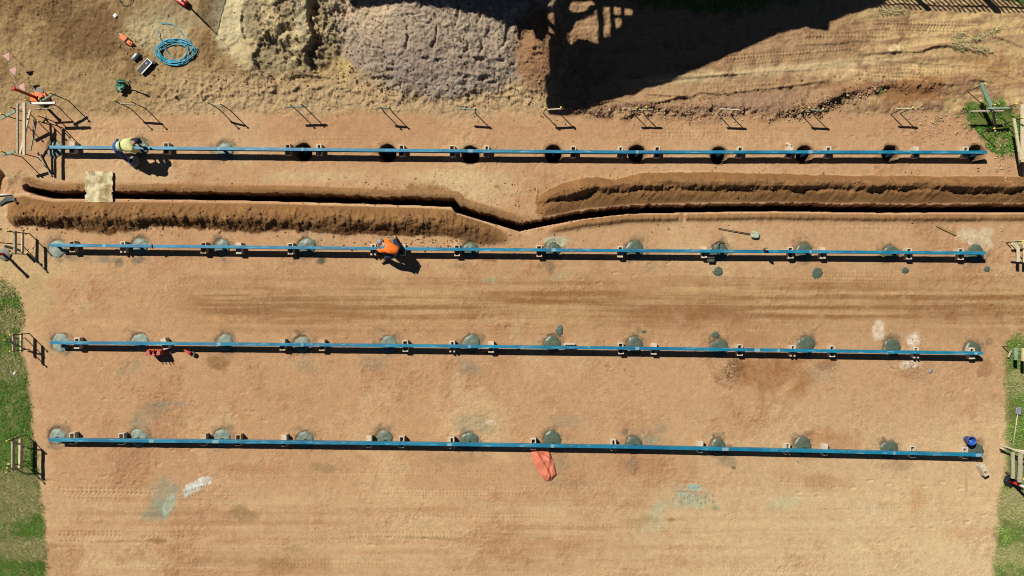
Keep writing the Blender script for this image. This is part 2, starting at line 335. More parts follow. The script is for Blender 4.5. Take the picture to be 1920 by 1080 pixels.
# cement slurry stains
def stain(cx, cy, rx, ry, rot, col, k, wob=.5, soft=.5):
    global C
    col = (col[0] * 1.02, col[1] * .97, col[2] * .93); C = mixc(C, alb(*col), k * ell(cx, cy, rx, ry, wob, soft, rot) * (.55 + .45 * ss(f9 + .7 * f5 + .25, 0, .6)))
for r in FOOT:
    for i, (fx, fy) in enumerate(FOOT[r]):
        stain(fx, fy, 25, 24, 0, (150, 128, 104), .5, .5, .4); stain(fx - 1, fy - 2, 20.5, 20.5, 0, (106, 96, 74), .6, .6, .18)
GG = (138, 146, 124)
for a in [(310, 925, 34, 24, -60, (146, 158, 138), .85), (295, 958, 30, 16, -20, (142, 152, 132), .8), (318, 945, 9, 22, 25, (178, 198, 178), .9, .3, .3),
          (290, 966, 14, 5, 0, (128, 122, 98), .6), (367, 911, 30, 10, -28, (224, 232, 224), 1.0, .4, .1), (352, 925, 10, 6, -40, (196, 212, 204), .95, .5, .12), (330, 915, 10, 10, 0, GG, .6),
          (460, 965, 22, 14, 20, (150, 124, 84), .8, .4, .25), (470, 880, 60, 10, 0, (180, 128, 92), .6), (610, 877, 26, 9, 5, (152, 128, 88), .7, .5, .4),
          (1290, 930, 34, 18, 8, (160, 190, 168), .8, .6, .4), (1300, 914, 14, 5, 10, (150, 196, 184), .95, .3, .3), (1290, 944, 48, 10, 0, (184, 192, 156), .7), (1340, 953, 8, 4, 0, (134, 148, 116), .8),
          (1236, 955, 14, 34, 20, (186, 188, 154), .75), (1222, 985, 30, 14, 0, (194, 186, 148), .6), (1200, 978, 36, 8, -4, (158, 124, 80), .6), (1259, 974, 8, 4, 0, (140, 100, 66), .8, .4, .3),
          (1470, 943, 30, 12, -10, (196, 196, 158), .7), (1645, 842 + 112, 34, 10, 0, (206, 196, 158), .55), (1650, 972, 22, 16, 0, (226, 196, 158), .5),
          (240, 690, 30, 12, -20, GG, .35), (284, 770, 26, 16, -25, (146, 142, 114), .55), (303, 760, 12, 6, 0, (142, 144, 124), .6), (340, 757, 22, 5, 5, (140, 142, 124), .6), (260, 795, 20, 12, -30, GG, .5),
          (330, 790, 14, 8, 0, (166, 138, 100), .5), (880, 686, 26, 16, 20, GG, .55), (700, 680, 28, 14, 0, GG, .4), (572, 685, 18, 14, 0, GG, .4), (890, 795, 34, 18, 0, (150, 152, 124), .6), (921, 792, 9, 5, 10, (224, 204, 168), .9, .4, .2),
          (1060, 790, 30, 14, 0, GG, .35), (1215, 820, 30, 12, 10, (152, 152, 122), .6), (1225, 824, 8, 5, 0, (140, 166, 142), .7), (1170, 810, 9, 7, 0, (118, 108, 90), .8, .5, .3),
          (1240, 805, 12, 10, 0, GG, .5), (920, 525, 16, 5, -5, (160, 168, 138), .6), (1050, 518, 20, 5, -20, (178, 178, 142), .5), (735, 500, 40, 14, 0, (206, 176, 128), .5),
          (135, 485, 14, 6, 0, (120, 110, 92), .7), (195, 488, 18, 7, 0, (132, 130, 108), .8), (222, 490, 10, 8, 0, (112, 112, 94), .9, .6, .3), (252, 488, 11, 9, 0, (112, 112, 94), .9, .6, .3), (163, 484, 9, 4, 0, (134, 130, 108), .7),
          (1028, 497, 14, 14, 0, (122, 104, 78), .8, .6, .3), (862, 498, 16, 6, 10, (150, 124, 92), .6), (603, 488, 8, 7, 0, (80, 84, 70), .9, .6, .2), (555, 487, 5, 3, 0, (110, 120, 110), .8), (1220, 500, 12, 8, 0, (150, 140, 110), .5),
          (1838, 452, 26, 20, -40, (222, 214, 178), .95, .45, .2), (1810, 440, 16, 14, 0, (214, 204, 166), .7), (1648, 620, 10, 18, 5, (232, 216, 190), 1.0, .4, .3), (1652, 606, 8, 8, 0, (220, 200, 170), .6), (1712, 637, 15, 13, -30, (238, 226, 206), 1.0, .4, .25), (1706, 684, 22, 10, -10, (228, 220, 200), 1.0, .5, .2), (1712, 700, 26, 12, 0, (160, 118, 80), .6, .5, .4),
          (1553, 686, 17, 13, 0, (150, 112, 78), .8, .4, .3), (1849, 688, 16, 17, 25, (166, 122, 82), .9, .4, .25), (1855, 640, 6, 7, 0, (110, 90, 72), .8, .4, .3), (1540, 700, 30, 16, 0, (160, 160, 134), .35), 
          (1445, 700, 76, 38, 5, (156, 108, 68), .9), (1370, 695, 20, 24, 35, (120, 84, 52), .9), (1490, 730, 34, 22, -30, (166, 118, 76), .5), (1475, 726, 26, 8, -40, (226, 184, 138), .7, .4, .4), (1410, 636, 60, 16, 0, (164, 118, 76), .5),
          (1560, 830, 50, 22, 0, (172, 122, 82), .7), (1190, 870, 50, 20, 0, (176, 130, 90), .6), (1550, 905, 40, 14, 0, (168, 126, 86), .6), (1682, 873, 26, 12, 0, (140, 116, 86), .5), (1720, 935, 14, 18, 0, (196, 152, 106), .6), (1812, 905, 3, 14, 0, (180, 140, 98), .6),
          (1820, 1000, 50, 10, 0, (196, 154, 112), .5), (1185, 873, 12, 14, 0, (130, 112, 92), .6, .6, .3), (1365, 866, 18, 8, 0, (142, 136, 114), .7), (1376, 877, 5, 3, 0, (60, 56, 46), .9, .5, .3),
          (410, 680, 22, 14, 20, (140, 106, 66), .85, .4, .25), (415, 665, 26, 10, 0, (150, 116, 80), .5), (1060, 905, 30, 8, 0, (160, 138, 104), .5), (880, 860, 26, 10, 0, (160, 134, 100), .5), (840, 862, 30, 10, 0, (164, 132, 96), .5), (1050, 870, 14, 18, 20, (150, 140, 112), .5),
          (1040, 452, 24, 9, 0, (196, 206, 176), .85, .4, .2), (200, 605, 40, 8, 0, (216, 178, 128), .5), (420, 640 - 42, 60, 6, 0, (214, 174, 124), .5), (100, 390, 30, 3, 0, (150, 102, 60), .4),
          (918, 487, 17, 4, 5, (140, 104, 68), .9, .3, .3), (1278, 408, 4, 12, 0, (156, 108, 70), .9, .3, .3), (933, 350, 5, 3, 0, (146, 98, 64), .8), (1870, 395 - 110, 20, 6, 0, (200, 160, 116), .4),
          (230, 1015, 60, 3, -2, (160, 116, 78), .6), (294, 1014, 16, 5, 0, (136, 102, 64), .8), (95, 1025, 30, 5, -8, (156, 112, 76), .6), (520, 1060, 36, 14, 0, (152, 116, 74), .6), (555, 1029, 24, 5, 0, (150, 128, 84), .5), (435, 1015, 24, 3, 0, (160, 122, 84), .5),
          (1019, 1010, 14, 3, 0, (140, 112, 76), .7), (820, 1010, 60, 3, 2, (142, 118, 80), .55), (800, 955, 60, 6, 0, (176, 134, 90), .5), (1880, 130, 50, 30, 20, (166, 122, 78), .6), (1840, 120, 40, 12, 15, (160, 118, 76), .6),
          (1678, 92, 16, 9, 0, (226, 208, 158), .95, .3, .25), (1580, 135, 50, 14, 0, (222, 194, 146), .7), (1720, 120, 14, 6, 0, (230, 200, 146), .7), (1655, 20, 40, 14, 0, (206, 190, 138), .5)]:
    stain(*a)
for k in range(8):          # tread lugs pressed through the white splash and the slurry
    for q, (ox, oy) in enumerate(((349, 922), (353, 931), (292, 922), (292, 936))):
        if q < 2: stain(ox + k * (5.6 if q == 0 else 4.2), oy - k * (1.9 if q == 0 else 1.4), 1.6, 2.6, 15, (150, 120, 88), .85, .1, .3)
        elif k < 6: stain(ox + k * 6.2, oy, 1.6, 4.4, 0, (176, 150, 116), .7, .2, .3)
for k in range(26):
    stain(1262 + 3.1 * k + 3 * math.sin(k * 5), 936 + 7 * math.sin(k * 2.3), 1.4, 3.2, 10, (150, 104, 66) if k % 3 else (110, 110, 88), .75, .3, .3)
stain(1290, 922, 34, 1.4, 4, (168, 112, 72), .8, .3, .3); stain(1293, 903, 20, 1.0, 2, (168, 112, 72), .6, .3, .3)
# turf under the grass
tg = np.clip(grassL + grassR + grassT + grassN + grassN2, 0, 1)
dry = np.clip(ell(30, 930, 60, 48, .3, .3) + ell(45, 1030, 60, 22, .3, .3) + ell(25, 600, 40, 22, .4, .4) + ell(15, 540, 22, 18, .3, .4) + .8 * ell(20, 690, 40, 26, .4, .4) + ell(1900, 950, 40, 30, .4, .3) + .8 * ell(1905, 1040, 40, 22, .4, .3) + .7 * ell(1905, 720, 30, 26, .4, .4) + .6 * ss(f20, .1, .6), 0, 1)
C = mixc(C, alb(90, 112, 44), tg * .9)
C = mixc(C, alb(176, 162, 108), tg * dry * .75)
C = mixc(C, alb(196, 164, 112), .5 * (ell(60, 560, 40, 40, .4, .4) + ell(40, 500, 60, 40, .4, .4)) * (1 - tg))
# pale trodden edge beside the turf and fine speckle
C = C * (1 + .12 * f5 + .12 * f9 + .10 * f20)[..., None].clip(.55, 1.5)
sp = (vn(U / 1.9, V / 1.9, 77) > .965) * (1 - br) * .5
C = mixc(C, alb(226, 196, 156), sp.astype(np.float32))
sp = (vn(U / 2.1 + 40, V / 2.1, 78) > .975) * .45
C = mixc(C, alb(120, 84, 58), sp.astype(np.float32))
C = C * np.array((.975, 1.05, 1.12), np.float32)
C = np.clip(C, .004, .85)

def zat(px, py):            # ground height at a photo ground pixel
    i = int(np.argmin(np.abs(ux - px))); j = int(np.argmin(np.abs(vy - py))); return float(Z[j, i])
def G(px, py):              # ground point
    return Vector(((px - 960) / PPM, (540 - py) / PPM, zat(px, py)))

# ------------------------------------------------------------------ helpers: materials and meshes
def mat(name, col, rough=.7, col2=None, scale=8.0, amt=.5, bump=0.0, bscale=40.0, metal=0.0, spec=.3, attr=None):
    m = bpy.data.materials.new(name); m.use_nodes = True; n = m.node_tree; b = n.nodes['Principled BSDF']
    b.inputs['Roughness'].default_value = rough; b.inputs['Metallic'].default_value = metal
    b.inputs['Specular IOR Level'].default_value = spec
    tc = n.nodes.new('ShaderNodeTexCoord')
    nz = n.nodes.new('ShaderNodeTexNoise'); nz.inputs['Scale'].default_value = scale; nz.inputs['Detail'].default_value = 6
    n.links.new(tc.outputs['Object'], nz.inputs['Vector'])
    rmp = n.nodes.new('ShaderNodeMapRange'); rmp.inputs[1].default_value = .38; rmp.inputs[2].default_value = .66
    n.links.new(nz.outputs['Fac'], rmp.inputs[0])
    mx = n.nodes.new('ShaderNodeMix'); mx.data_type = 'RGBA'
    if attr:
        at = n.nodes.new('ShaderNodeAttribute'); at.attribute_name = attr
        mx.blend_type = 'MULTIPLY'; n.links.new(at.outputs['Color'], mx.inputs['A'])
        c2 = col2 or (.7, .7, .7); mx.inputs['B'].default_value = (*c2, 1)
        rmp.inputs[4].default_value = amt; n.links.new(rmp.outputs[0], mx.inputs['Factor'])
    else:
        c2 = col2 or tuple(x * .6 for x in col)
        mx.inputs['A'].default_value = (*col, 1); mx.inputs['B'].default_value = (*c2, 1)
        rmp.inputs[4].default_value = amt; n.links.new(rmp.outputs[0], mx.inputs['Factor'])
    n.links.new(mx.outputs['Result'], b.inputs['Base Color'])
    if bump:
        n2 = n.nodes.new('ShaderNodeTexNoise'); n2.inputs['Scale'].default_value = bscale; n2.inputs['Detail'].default_value = 8
        n.links.new(tc.outputs['Object'], n2.inputs['Vector'])
        bp = n.nodes.new('ShaderNodeBump'); bp.inputs['Strength'].default_value = 1.0; bp.inputs['Distance'].default_value = bump
        n.links.new(n2.outputs['Fac'], bp.inputs['Height']); n.links.new(bp.outputs[0], b.inputs['Normal'])
    return m
def mesh(name, verts, faces, m, parent=None, smooth=False, loc=None):
    me = bpy.data.meshes.new(name); me.from_pydata([tuple(v) for v in verts], [], faces); me.update()
    if smooth: me.shade_smooth()
    if m: me.materials.append(m)
    o = bpy.data.objects.new(name, me); COL.objects.link(o)
    if loc is not None: o.location = loc
    if parent: o.parent = parent
    return o
class MB:
    def __init__(s): s.v = []; s.f = []
    def add(s, v, f):
        n = len(s.v); s.v += [Vector(x) for x in v]; s.f += [tuple(i + n for i in q) for q in f]; return s
    def box(s, c, size, rot=None):
        x, y, z = (a / 2 for a in size); c = Vector(c)
        vs = [Vector((i, j, k)) for k in (-z, z) for i, j in ((-x, -y), (x, -y), (x, y), (-x, y))]
        if rot is not None: vs = [rot @ q for q in vs]
        return s.add([q + c for q in vs], [(3, 2, 1, 0), (4, 5, 6, 7), (0, 1, 5, 4), (1, 2, 6, 5), (2, 3, 7, 6), (3, 0, 4, 7)])
    def bar(s, a, b, wd, ht, up=Vector((0, 0, 1))):        # rectangular stick from a to b
        a = Vector(a); b = Vector(b); d = (b - a).normalized()
        sd = d.cross(up); sd = sd.normalized() if sd.length > 1e-4 else Vector((1, 0, 0)); u = sd.cross(d).normalized()
        vs = []
        for p in (a, b):
            for i, j in ((-1, -1), (1, -1), (1, 1), (-1, 1)): vs.append(p + sd * i * wd / 2 + u * j * ht / 2)
        return s.add(vs, [(3, 2, 1, 0), (4, 5, 6, 7), (0, 1, 5, 4), (1, 2, 6, 5), (2, 3, 7, 6), (3, 0, 4, 7)])
    def tube(s, pts, r, n=8, closed=False):
        pts = [Vector(p) for p in pts]; N = len(pts); rs = r if hasattr(r, '__len__') else [r] * N
        vs = []; up = Vector((0.03, 0.02, 1))
        for i, p in enumerate(pts):
            t = (pts[min(i + 1, N - 1)] - pts[max(i - 1, 0)]).normalized()
            a = t.cross(up)
            if a.length < 1e-3: a = t.cross(Vector((0, 1, 0)))
            a.normalize(); b = a.cross(t)
            for k in range(n):
                q = 2 * math.pi * k / n; vs.append(p + (a * math.cos(q) + b * math.sin(q)) * rs[i])
        fs = []
        for i in range(N - 1):
            for k in range(n):
                fs.append((i * n + k, i * n + (k + 1) % n, (i + 1) * n + (k + 1) % n, (i + 1) * n + k))
        fs.append(tuple(range(n - 1, -1, -1))); fs.append(tuple((N - 1) * n + k for k in range(n)))
        return s.add(vs, fs)
    def lathe(s, prof, c=(0, 0, 0), n=20, rot=None):     # prof: (r, z)
        c = Vector(c); vs = []
        for r, z in prof:
            for k in range(n):
                a = 2 * math.pi * k / n; q = Vector((r * math.cos(a), r * math.sin(a), z))
                vs.append((rot @ q if rot is not None else q) + c)
        fs = []
        for i in range(len(prof) - 1):
            for k in range(n): fs.append((i * n + k, i * n + (k + 1) % n, (i + 1) * n + (k + 1) % n, (i + 1) * n + k))
        return s.add(vs, fs)
    def build(s, name, m, parent=None, smooth=False, origin=None):
        org = Vector(origin) if origin is not None else Vector((0, 0, 0))
        return mesh(name, [v - org for v in s.v], s.f, m, parent, smooth, origin)
def tag(o, label, cat, group=None, kind=None):
    if label: o['label'] = label
    if cat: o['category'] = cat
    if group: o['group'] = group
    if kind: o['kind'] = kind
    return o
def empty(name, loc, label, cat, group=None, rz=0):
    o = bpy.data.objects.new(name, None); COL.objects.link(o); o.location = loc; o.rotation_euler = (0, 0, rz); o.empty_display_size = .2
    return tag(o, label, cat, group)
def bevel(o, wd=.004, seg=2):
    b = o.modifiers.new('bevel', 'BEVEL'); b.width = wd; b.segments = seg; b.limit_method = 'ANGLE'; return o
def dup(root, loc, rz, label):
    r = root.copy(); COL.objects.link(r); r.location = loc; r.rotation_euler = (0, 0, rz); r['label'] = label
    for ch in list(root.children):
        c = ch.copy(); COL.objects.link(c); c.parent = r
        for g in ch.children:
            d = g.copy(); COL.objects.link(d); d.parent = c
    return r

# ------------------------------------------------------------------ ground mesh
ny, nx = U.shape
co = np.empty((ny * nx, 3), np.float32)
co[:, 0] = ((U - 960) / PPM).ravel(); co[:, 1] = ((540 - V) / PPM).ravel(); co[:, 2] = Z.ravel()
idx = np.arange(ny * nx, dtype=np.int32).reshape(ny, nx)
q = np.stack([idx[:-1, :-1], idx[1:, :-1], idx[1:, 1:], idx[:-1, 1:]], -1).reshape(-1, 4)
me = bpy.data.meshes.new('ground'); me.vertices.add(ny * nx); me.vertices.foreach_set('co', co.ravel())
me.loops.add(q.size); me.loops.foreach_set('vertex_index', q.ravel())
me.polygons.add(len(q)); me.polygons.foreach_set('loop_start', np.arange(0, q.size, 4, dtype=np.int32))
me.polygons.foreach_set('loop_total', np.full(len(q), 4, np.int32)) if False else None
me.update(calc_edges=True)
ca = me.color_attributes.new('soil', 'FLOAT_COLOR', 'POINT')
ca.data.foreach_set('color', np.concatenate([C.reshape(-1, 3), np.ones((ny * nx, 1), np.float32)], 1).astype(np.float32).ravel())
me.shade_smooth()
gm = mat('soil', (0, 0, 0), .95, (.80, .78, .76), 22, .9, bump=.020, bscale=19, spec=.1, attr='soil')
n_ = gm.node_tree; bp_ = next(x for x in n_.nodes if x.type == 'BUMP')
at_ = n_.nodes.new('ShaderNodeAttribute'); at_.attribute_name = 'crumb'; n_.links.new(at_.outputs['Fac'], bp_.inputs['Strength'])
fa = me.attributes.new('crumb', 'FLOAT', 'POINT')
crumb = np.clip(.30 + 1.1 * fbm(U, V, 46, 4, 61, .6) + .35 * f70 + .45 * np.clip(br, 0, 1) + .5 * (1 - pad) * (1 - .6 * onroad), .04, 1)
fa.data.foreach_set('value', crumb.astype(np.float32).ravel())
me.materials.append(gm)
go = bpy.data.objects.new('ground', me); COL.objects.link(go); tag(go, 'bare orange brown earth building pad with trench and heaps', 'ground', kind='structure')

# ------------------------------------------------------------------ materials
M = dict(
    blue=mat('blue_paint', alb(24, 138, 170), .46, alb(8, 106, 140), 1.6, .8, bump=.0006, bscale=60, spec=.5),
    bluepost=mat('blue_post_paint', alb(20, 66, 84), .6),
    scuff=mat('scuffed_primer', alb(120, 176, 196), .7, alb(170, 160, 140), 20, .6),
    block=mat('concrete_block', alb(226, 210, 182), .9, alb(190, 170, 142), 9, .7, bump=.003, bscale=90),
    blockt=mat('dusty_concrete_block', alb(208, 180, 142), .9, alb(172, 144, 110), 9, .7, bump=.003, bscale=90),
    wood=mat('weathered_timber', alb(196, 186, 160), .85, alb(150, 138, 112), 14, .8, bump=.001),
    wood2=mat('fresh_timber', alb(226, 212, 176), .8, alb(196, 176, 136), 10, .7),
    green=mat('treated_timber', alb(150, 176, 150), .85, alb(120, 140, 118), 10, .7),
    steel=mat('galvanised_steel', alb(120, 118, 112), .5, alb(70, 66, 60), 20, .6, metal=.4),
    rebar=mat('dark_steel_bar', alb(70, 60, 52), .7),
    cap=mat('yellow_cap', alb(250, 226, 90), .5, alb(236, 200, 60), 4, .5),
    black=mat('black_plastic', alb(30, 30, 32), .6),
    red=mat('red_plastic', alb(222, 52, 44), .5, alb(196, 38, 36), 6, .6),
    white=mat('white_reflective', alb(236, 236, 230), .5, alb(214, 214, 206), 6, .5),
    greyband=mat('grey_band', alb(130, 128, 112), .6),
    orange=mat('orange_plastic', alb(240, 128, 60), .6, alb(214, 104, 48), 10, .6),
    hose=mat('cyan_hose', alb(42, 178, 206), .4, alb(30, 150, 184), 10, .6, spec=.5),
    pink=mat('pink_flag', alb(244, 190, 180), .7),
    string=mat('pale_string', alb(214, 204, 176), .8),
    sheet=mat('dirty_sheet', alb(232, 222, 176), .85, alb(158, 132, 84), 4.5, .95, bump=.004, bscale=12),
    tarp=mat('orange_woven_bag', alb(228, 134, 104), .6, alb(216, 116, 86), 12, .6, bump=.003, bscale=30),
    bucketb=mat('blue_bucket', alb(36, 92, 190), .4, alb(28, 74, 160), 10, .5, spec=.5),
    grey=mat('grey_plastic', alb(150, 150, 156), .5, alb(118, 118, 122), 10, .6),
    rust=mat('red_oxide_paint', alb(206, 104, 74), .6, alb(150, 60, 44), 18, .8),
    dgreen=mat('green_plastic', alb(36, 118, 84), .5, alb(20, 84, 60), 18, .7),
    stone=mat('stone', alb(190, 156, 124), .9, alb(140, 106, 80), 30, .8, bump=.003),
    skin=mat('skin', alb(214, 160, 130), .6, alb(190, 136, 108), 20, .5),
    navy=mat('navy_cloth', alb(40, 48, 72), .85, alb(26, 30, 48), 20, .6),
    jeans=mat('blue_work_trousers', alb(44, 96, 158), .85, alb(30, 70, 124), 14, .7, bump=.004, bscale=18),
    hivisy=mat('yellow_high_visibility_cloth', alb(238, 238, 166), .75, alb(222, 224, 130), 12, .6, bump=.006, bscale=14),
    hiviso=mat('orange_high_visibility_cloth', alb(255, 128, 32), .75, alb(244, 104, 20), 12, .6, bump=.006, bscale=14),
    reflect=mat('silver_tape', alb(176, 206, 190), .4, alb(150, 180, 168), 20, .5),
    boot=mat('tan_boot', alb(168, 148, 112), .8, alb(120, 100, 76), 20, .6),
    shadow_roof=mat('shadow_roof_sheet', alb(110, 112, 112), .6), wall=mat('wall_board', alb(190, 186, 176), .8))

def wear(m, col, lo, hi, sc, amt):
    n = m.node_tree; b = n.nodes['Principled BSDF']; src = b.inputs['Base Color'].links[0].from_socket
    tc = n.nodes.new('ShaderNodeTexCoord'); mp = n.nodes.new('ShaderNodeMapping'); mp.inputs['Scale'].default_value = sc
    nz = n.nodes.new('ShaderNodeTexNoise'); nz.inputs['Scale'].default_value = 1; nz.inputs['Detail'].default_value = 8; nz.inputs['Roughness'].default_value = .7
    mr = n.nodes.new('ShaderNodeMapRange'); mr.inputs[1].default_value = lo; mr.inputs[2].default_value = hi; mr.inputs[4].default_value = amt
    mx = n.nodes.new('ShaderNodeMix'); mx.data_type = 'RGBA'; mx.inputs['B'].default_value = (*col, 1)
    n.links.new(tc.outputs['Object'], mp.inputs[0]); n.links.new(mp.outputs[0], nz.inputs['Vector']); n.links.new(nz.outputs['Fac'], mr.inputs[0])
    n.links.new(mr.outputs[0], mx.inputs['Factor']); n.links.new(src, mx.inputs['A']); n.links.new(mx.outputs['Result'], b.inputs['Base Color'])
wear(M['blue'], alb(150, 196, 206), .56, .66, (2.2, 14, 14), .7)
wear(M['blue'], alb(170, 140, 108), .62, .70, (1.3, 20, 20), .8)
wear(M['blue'], alb(10, 96, 140), .52, .62, (.35, .5, .5), .6)
wear(M['sheet'], alb(120, 96, 60), .58, .64, (6, 6, 6), .7)
wear(M['block'], alb(160, 140, 112), .55, .66, (14, 14, 14), .7)
# ------------------------------------------------------------------ beams
ZB, ZT = .236, .405
BEAM = {1: [(92, 275.6), (400, 278.3), (780, 282), (1160, 284.8), (1540, 284.8), (1851, 285.2)],
        2: [(92, 459.5), (400, 462.5), (780, 466.5), (1160, 469.6), (1540, 472), (1848, 474.5)],
        3: [(93, 642.5), (400, 645), (780, 648.5), (1160, 652.8), (1540, 658), (1843, 662.5)],
        4: [(92, 825), (400, 828), (780, 832.5), (1160, 838), (1540, 846.2), (1843, 853.5)]}
ORD = ['first', 'second', 'third', 'fourth', 'fifth', 'sixth', 'seventh', 'eighth', 'ninth', 'tenth', 'eleventh', 'twelfth', 'thirteenth', 'fourteenth', 'fifteenth', 'sixteenth']
ROWN = {1: 'topmost', 2: 'second', 3: 'third', 4: 'lowest'}
RX = {1: 'long light blue steel beam, topmost of four, over open post holes', 2: 'long light blue steel beam, second from the top, below the trench',
      3: 'long blue steel beam, third from the top, red excavator bucket beside it', 4: 'long deeper blue steel beam, lowest of the four, orange bag under it'}
def beamy(r, x):
    p = np.array(BEAM[r]); return float(np.interp(x, p[:, 0], p[:, 1]))
BW = .105
for r in BEAM:
    pts = [P(x, y, ZT) for x, y in BEAM[r]]
    org = Vector((0, pts[2].y, 0))
    e = empty('steel_beam', org, RX[r], 'steel beam', 'blue steel beams laid in rows')
    # channel section: flange top, web, lower flange, open side south
    prof = [(-BW / 2, ZB), (BW / 2, ZB), (BW / 2, ZB + .012), (-BW / 2 + .01, ZB + .012), (-BW / 2 + .01, ZT - .012), (BW / 2, ZT - .012), (BW / 2, ZT), (-BW / 2, ZT)]
    m = MB(); vs = []; n = len(prof)
    for p in pts:
        for a, z in prof: vs.append(Vector((p.x, p.y - a, z)) - org)
    fs = [(i * n + (k + 1) % n, i * n + k, (i + 1) * n + k, (i + 1) * n + (k + 1) % n) for i in range(len(pts) - 1) for k in range(n)]
    fs += [tuple(range(n)), tuple((len(pts) - 1) * n + k for k in range(n - 1, -1, -1))]
    m.add(vs, fs); bevel(m.build('channel', M['blue'], e), .003)
    # posts: hang from the beam at every footing / hole
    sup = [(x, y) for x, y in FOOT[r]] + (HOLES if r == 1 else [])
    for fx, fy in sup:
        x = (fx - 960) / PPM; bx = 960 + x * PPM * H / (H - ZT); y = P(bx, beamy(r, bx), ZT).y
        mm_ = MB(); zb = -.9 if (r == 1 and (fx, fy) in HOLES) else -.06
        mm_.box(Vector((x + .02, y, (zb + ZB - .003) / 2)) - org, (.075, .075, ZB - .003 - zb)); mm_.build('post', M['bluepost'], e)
    sp = [(x, ) for x in ({1: [410, 567, 882, 1195, 1520], 2: [195, 727, 1038, 1520], 3: [410, 567, 880, 1195, 1420, 1460, 1830], 4: [284, 404, 843, 1036, 1360, 1677, 1835]}[r])]
    for (x,) in sp:
        c = P(x, beamy(r, x), ZT); mm_ = MB()
        mm_.box(Vector((c.x, c.y, ZT + .0015)) - org, (random.uniform(.06, .22), BW + .004, .005)); mm_.build('splice_plate', M['scuff'], e)

# ------------------------------------------------------------------ footings
fmats = []
for i in range(5):
    t = i / 4; c1 = np.array((158, 170, 154)) * (1 - t) + np.array((94, 104, 86)) * t; c2 = np.array((112, 124, 108)) * (1 - t) + np.array((84, 98, 82)) * t  # pale end: drier concrete plus sun sheen painted into the colour
    fmats.append(mat('setting_concrete', alb(*c1), .62 - .2 * t, alb(*c2), 5, .9, bump=.010, bscale=7, spec=.4))
def patch(name, px, py, rr, m, seed, h=.03, z0=-.02, squash=1.0):
    rnd = random.Random(seed); n = 44; ph = [rnd.uniform(0, 6.28) for _ in range(6)]
    vs = [Vector((0, 0, h))]; fs = []; R = 7
    tilt = (rnd.uniform(-.25, .25), rnd.uniform(-.25, .25))
    for i in range(1, R + 1):
        for k in range(n):
            a = 2 * math.pi * k / n; t = i / R
            wob = 1 + .05 * math.sin(2 * a + ph[0]) + .05 * math.sin(3 * a + ph[1]) + .035 * math.sin(7 * a + ph[2]) + .02 * math.sin(13 * a + ph[3]) + rnd.uniform(-.04, .04)
            rad = rr * t * (wob if t > .5 else 1)
            z = h * (1 - t ** 3) + .010 * math.sin(5 * a * t + ph[4]) * (1 - t) + .012 * (t * math.cos(a) * tilt[0] + t * math.sin(a) * tilt[1]) * 4 * (1 - t) + rnd.uniform(-.003, .003)
            if i == R: z = -.03
            vs.append(Vector((rad * math.cos(a), rad * math.sin(a) * squash, z)))
    for k in range(n): fs.append((0, 1 + k, 1 + (k + 1) % n))
    for i in range(R - 1):
        for k in range(n): fs.append((1 + i * n + k, 1 + (i + 1) * n + k, 1 + (i + 1) * n + (k + 1) % n, 1 + i * n + (k + 1) % n))
    loc = Vector(((px - 960) / PPM, (540 - py) / PPM, z0))
    return mesh(name, vs, fs, m, None, True, loc)
for r in FOOT:
    for i, (fx, fy) in enumerate(FOOT[r]):
        t = ss(np.array(fx + (0 if r != 2 else 200) + (0 if r != 4 else 60)), 200, 1150); k = int(round(float(t) * 4))
        if r == 1: k = (1, 3, 2)[i]
        shade = ('pale', 'pale', 'grey green', 'green', 'dark green')[k]
        o = patch('concrete_footing', fx, fy, .285 + .017 * ((i * 7 + r) % 4), fmats[k], r * 100 + i, .035, -.012)
        tag(o, f'round {shade} wet concrete footing, {ORD[i]} from the left under the {ROWN[r]} beam', 'concrete footing', 'round concrete footings under the beams')
for nm, px, py, rr, sq in (('under the curved wire tool', 1346, 509, .19, 1.0), ('below the tenth footing of the second beam', 1532, 512, .22, 1.0), ('below the eleventh footing of the second beam', 1697, 507, .15, .8), ('off the right end of the second beam', 1850, 505, .14, .8), ('above the seventh footing of the third beam', 1049, 620, .15, 1.5), ('above the ninth footing of the third beam', 1341, 628, .17, .7), ('above the eighth footing of the third beam', 1207, 622, .11, .5)):
    tag(patch('concrete_splash', px, py, rr, fmats[4], px, .02, .004, sq), 'small dark green splash of wet concrete ' + nm, 'concrete splash', 'spilled splashes of wet concrete')

# ------------------------------------------------------------------ hollow blocks
def vox(xs, ys, zs, solid):
    vid = {}; vs = []; fs = []
    def v(i, j, k):
        if (i, j, k) not in vid: vid[(i, j, k)] = len(vs); vs.append(Vector((xs[i], ys[j], zs[k])))
        return vid[(i, j, k)]
    X, Y = len(xs) - 1, len(ys) - 1
    S_ = lambda i, j: 0 <= i < X and 0 <= j < Y and solid(i, j)
    for i in range(X):
        for j in range(Y):
            if not S_(i, j): continue
            fs.append((v(i, j, 1), v(i + 1, j, 1), v(i + 1, j + 1, 1), v(i, j + 1, 1))); fs.append((v(i, j + 1, 0), v(i + 1, j + 1, 0), v(i + 1, j, 0), v(i, j, 0)))
            if not S_(i - 1, j): fs.append((v(i, j + 1, 0), v(i, j, 0), v(i, j, 1), v(i, j + 1, 1)))
            if not S_(i + 1, j): fs.append((v(i + 1, j, 0), v(i + 1, j + 1, 0), v(i + 1, j + 1, 1), v(i + 1, j, 1)))
            if not S_(i, j - 1): fs.append((v(i, j, 0), v(i + 1, j, 0), v(i + 1, j, 1), v(i, j, 1)))
            if not S_(i, j + 1): fs.append((v(i + 1, j + 1, 0), v(i, j + 1, 0), v(i, j + 1, 1), v(i + 1, j + 1, 1)))
    return vs, fs
bmesh_data = {}
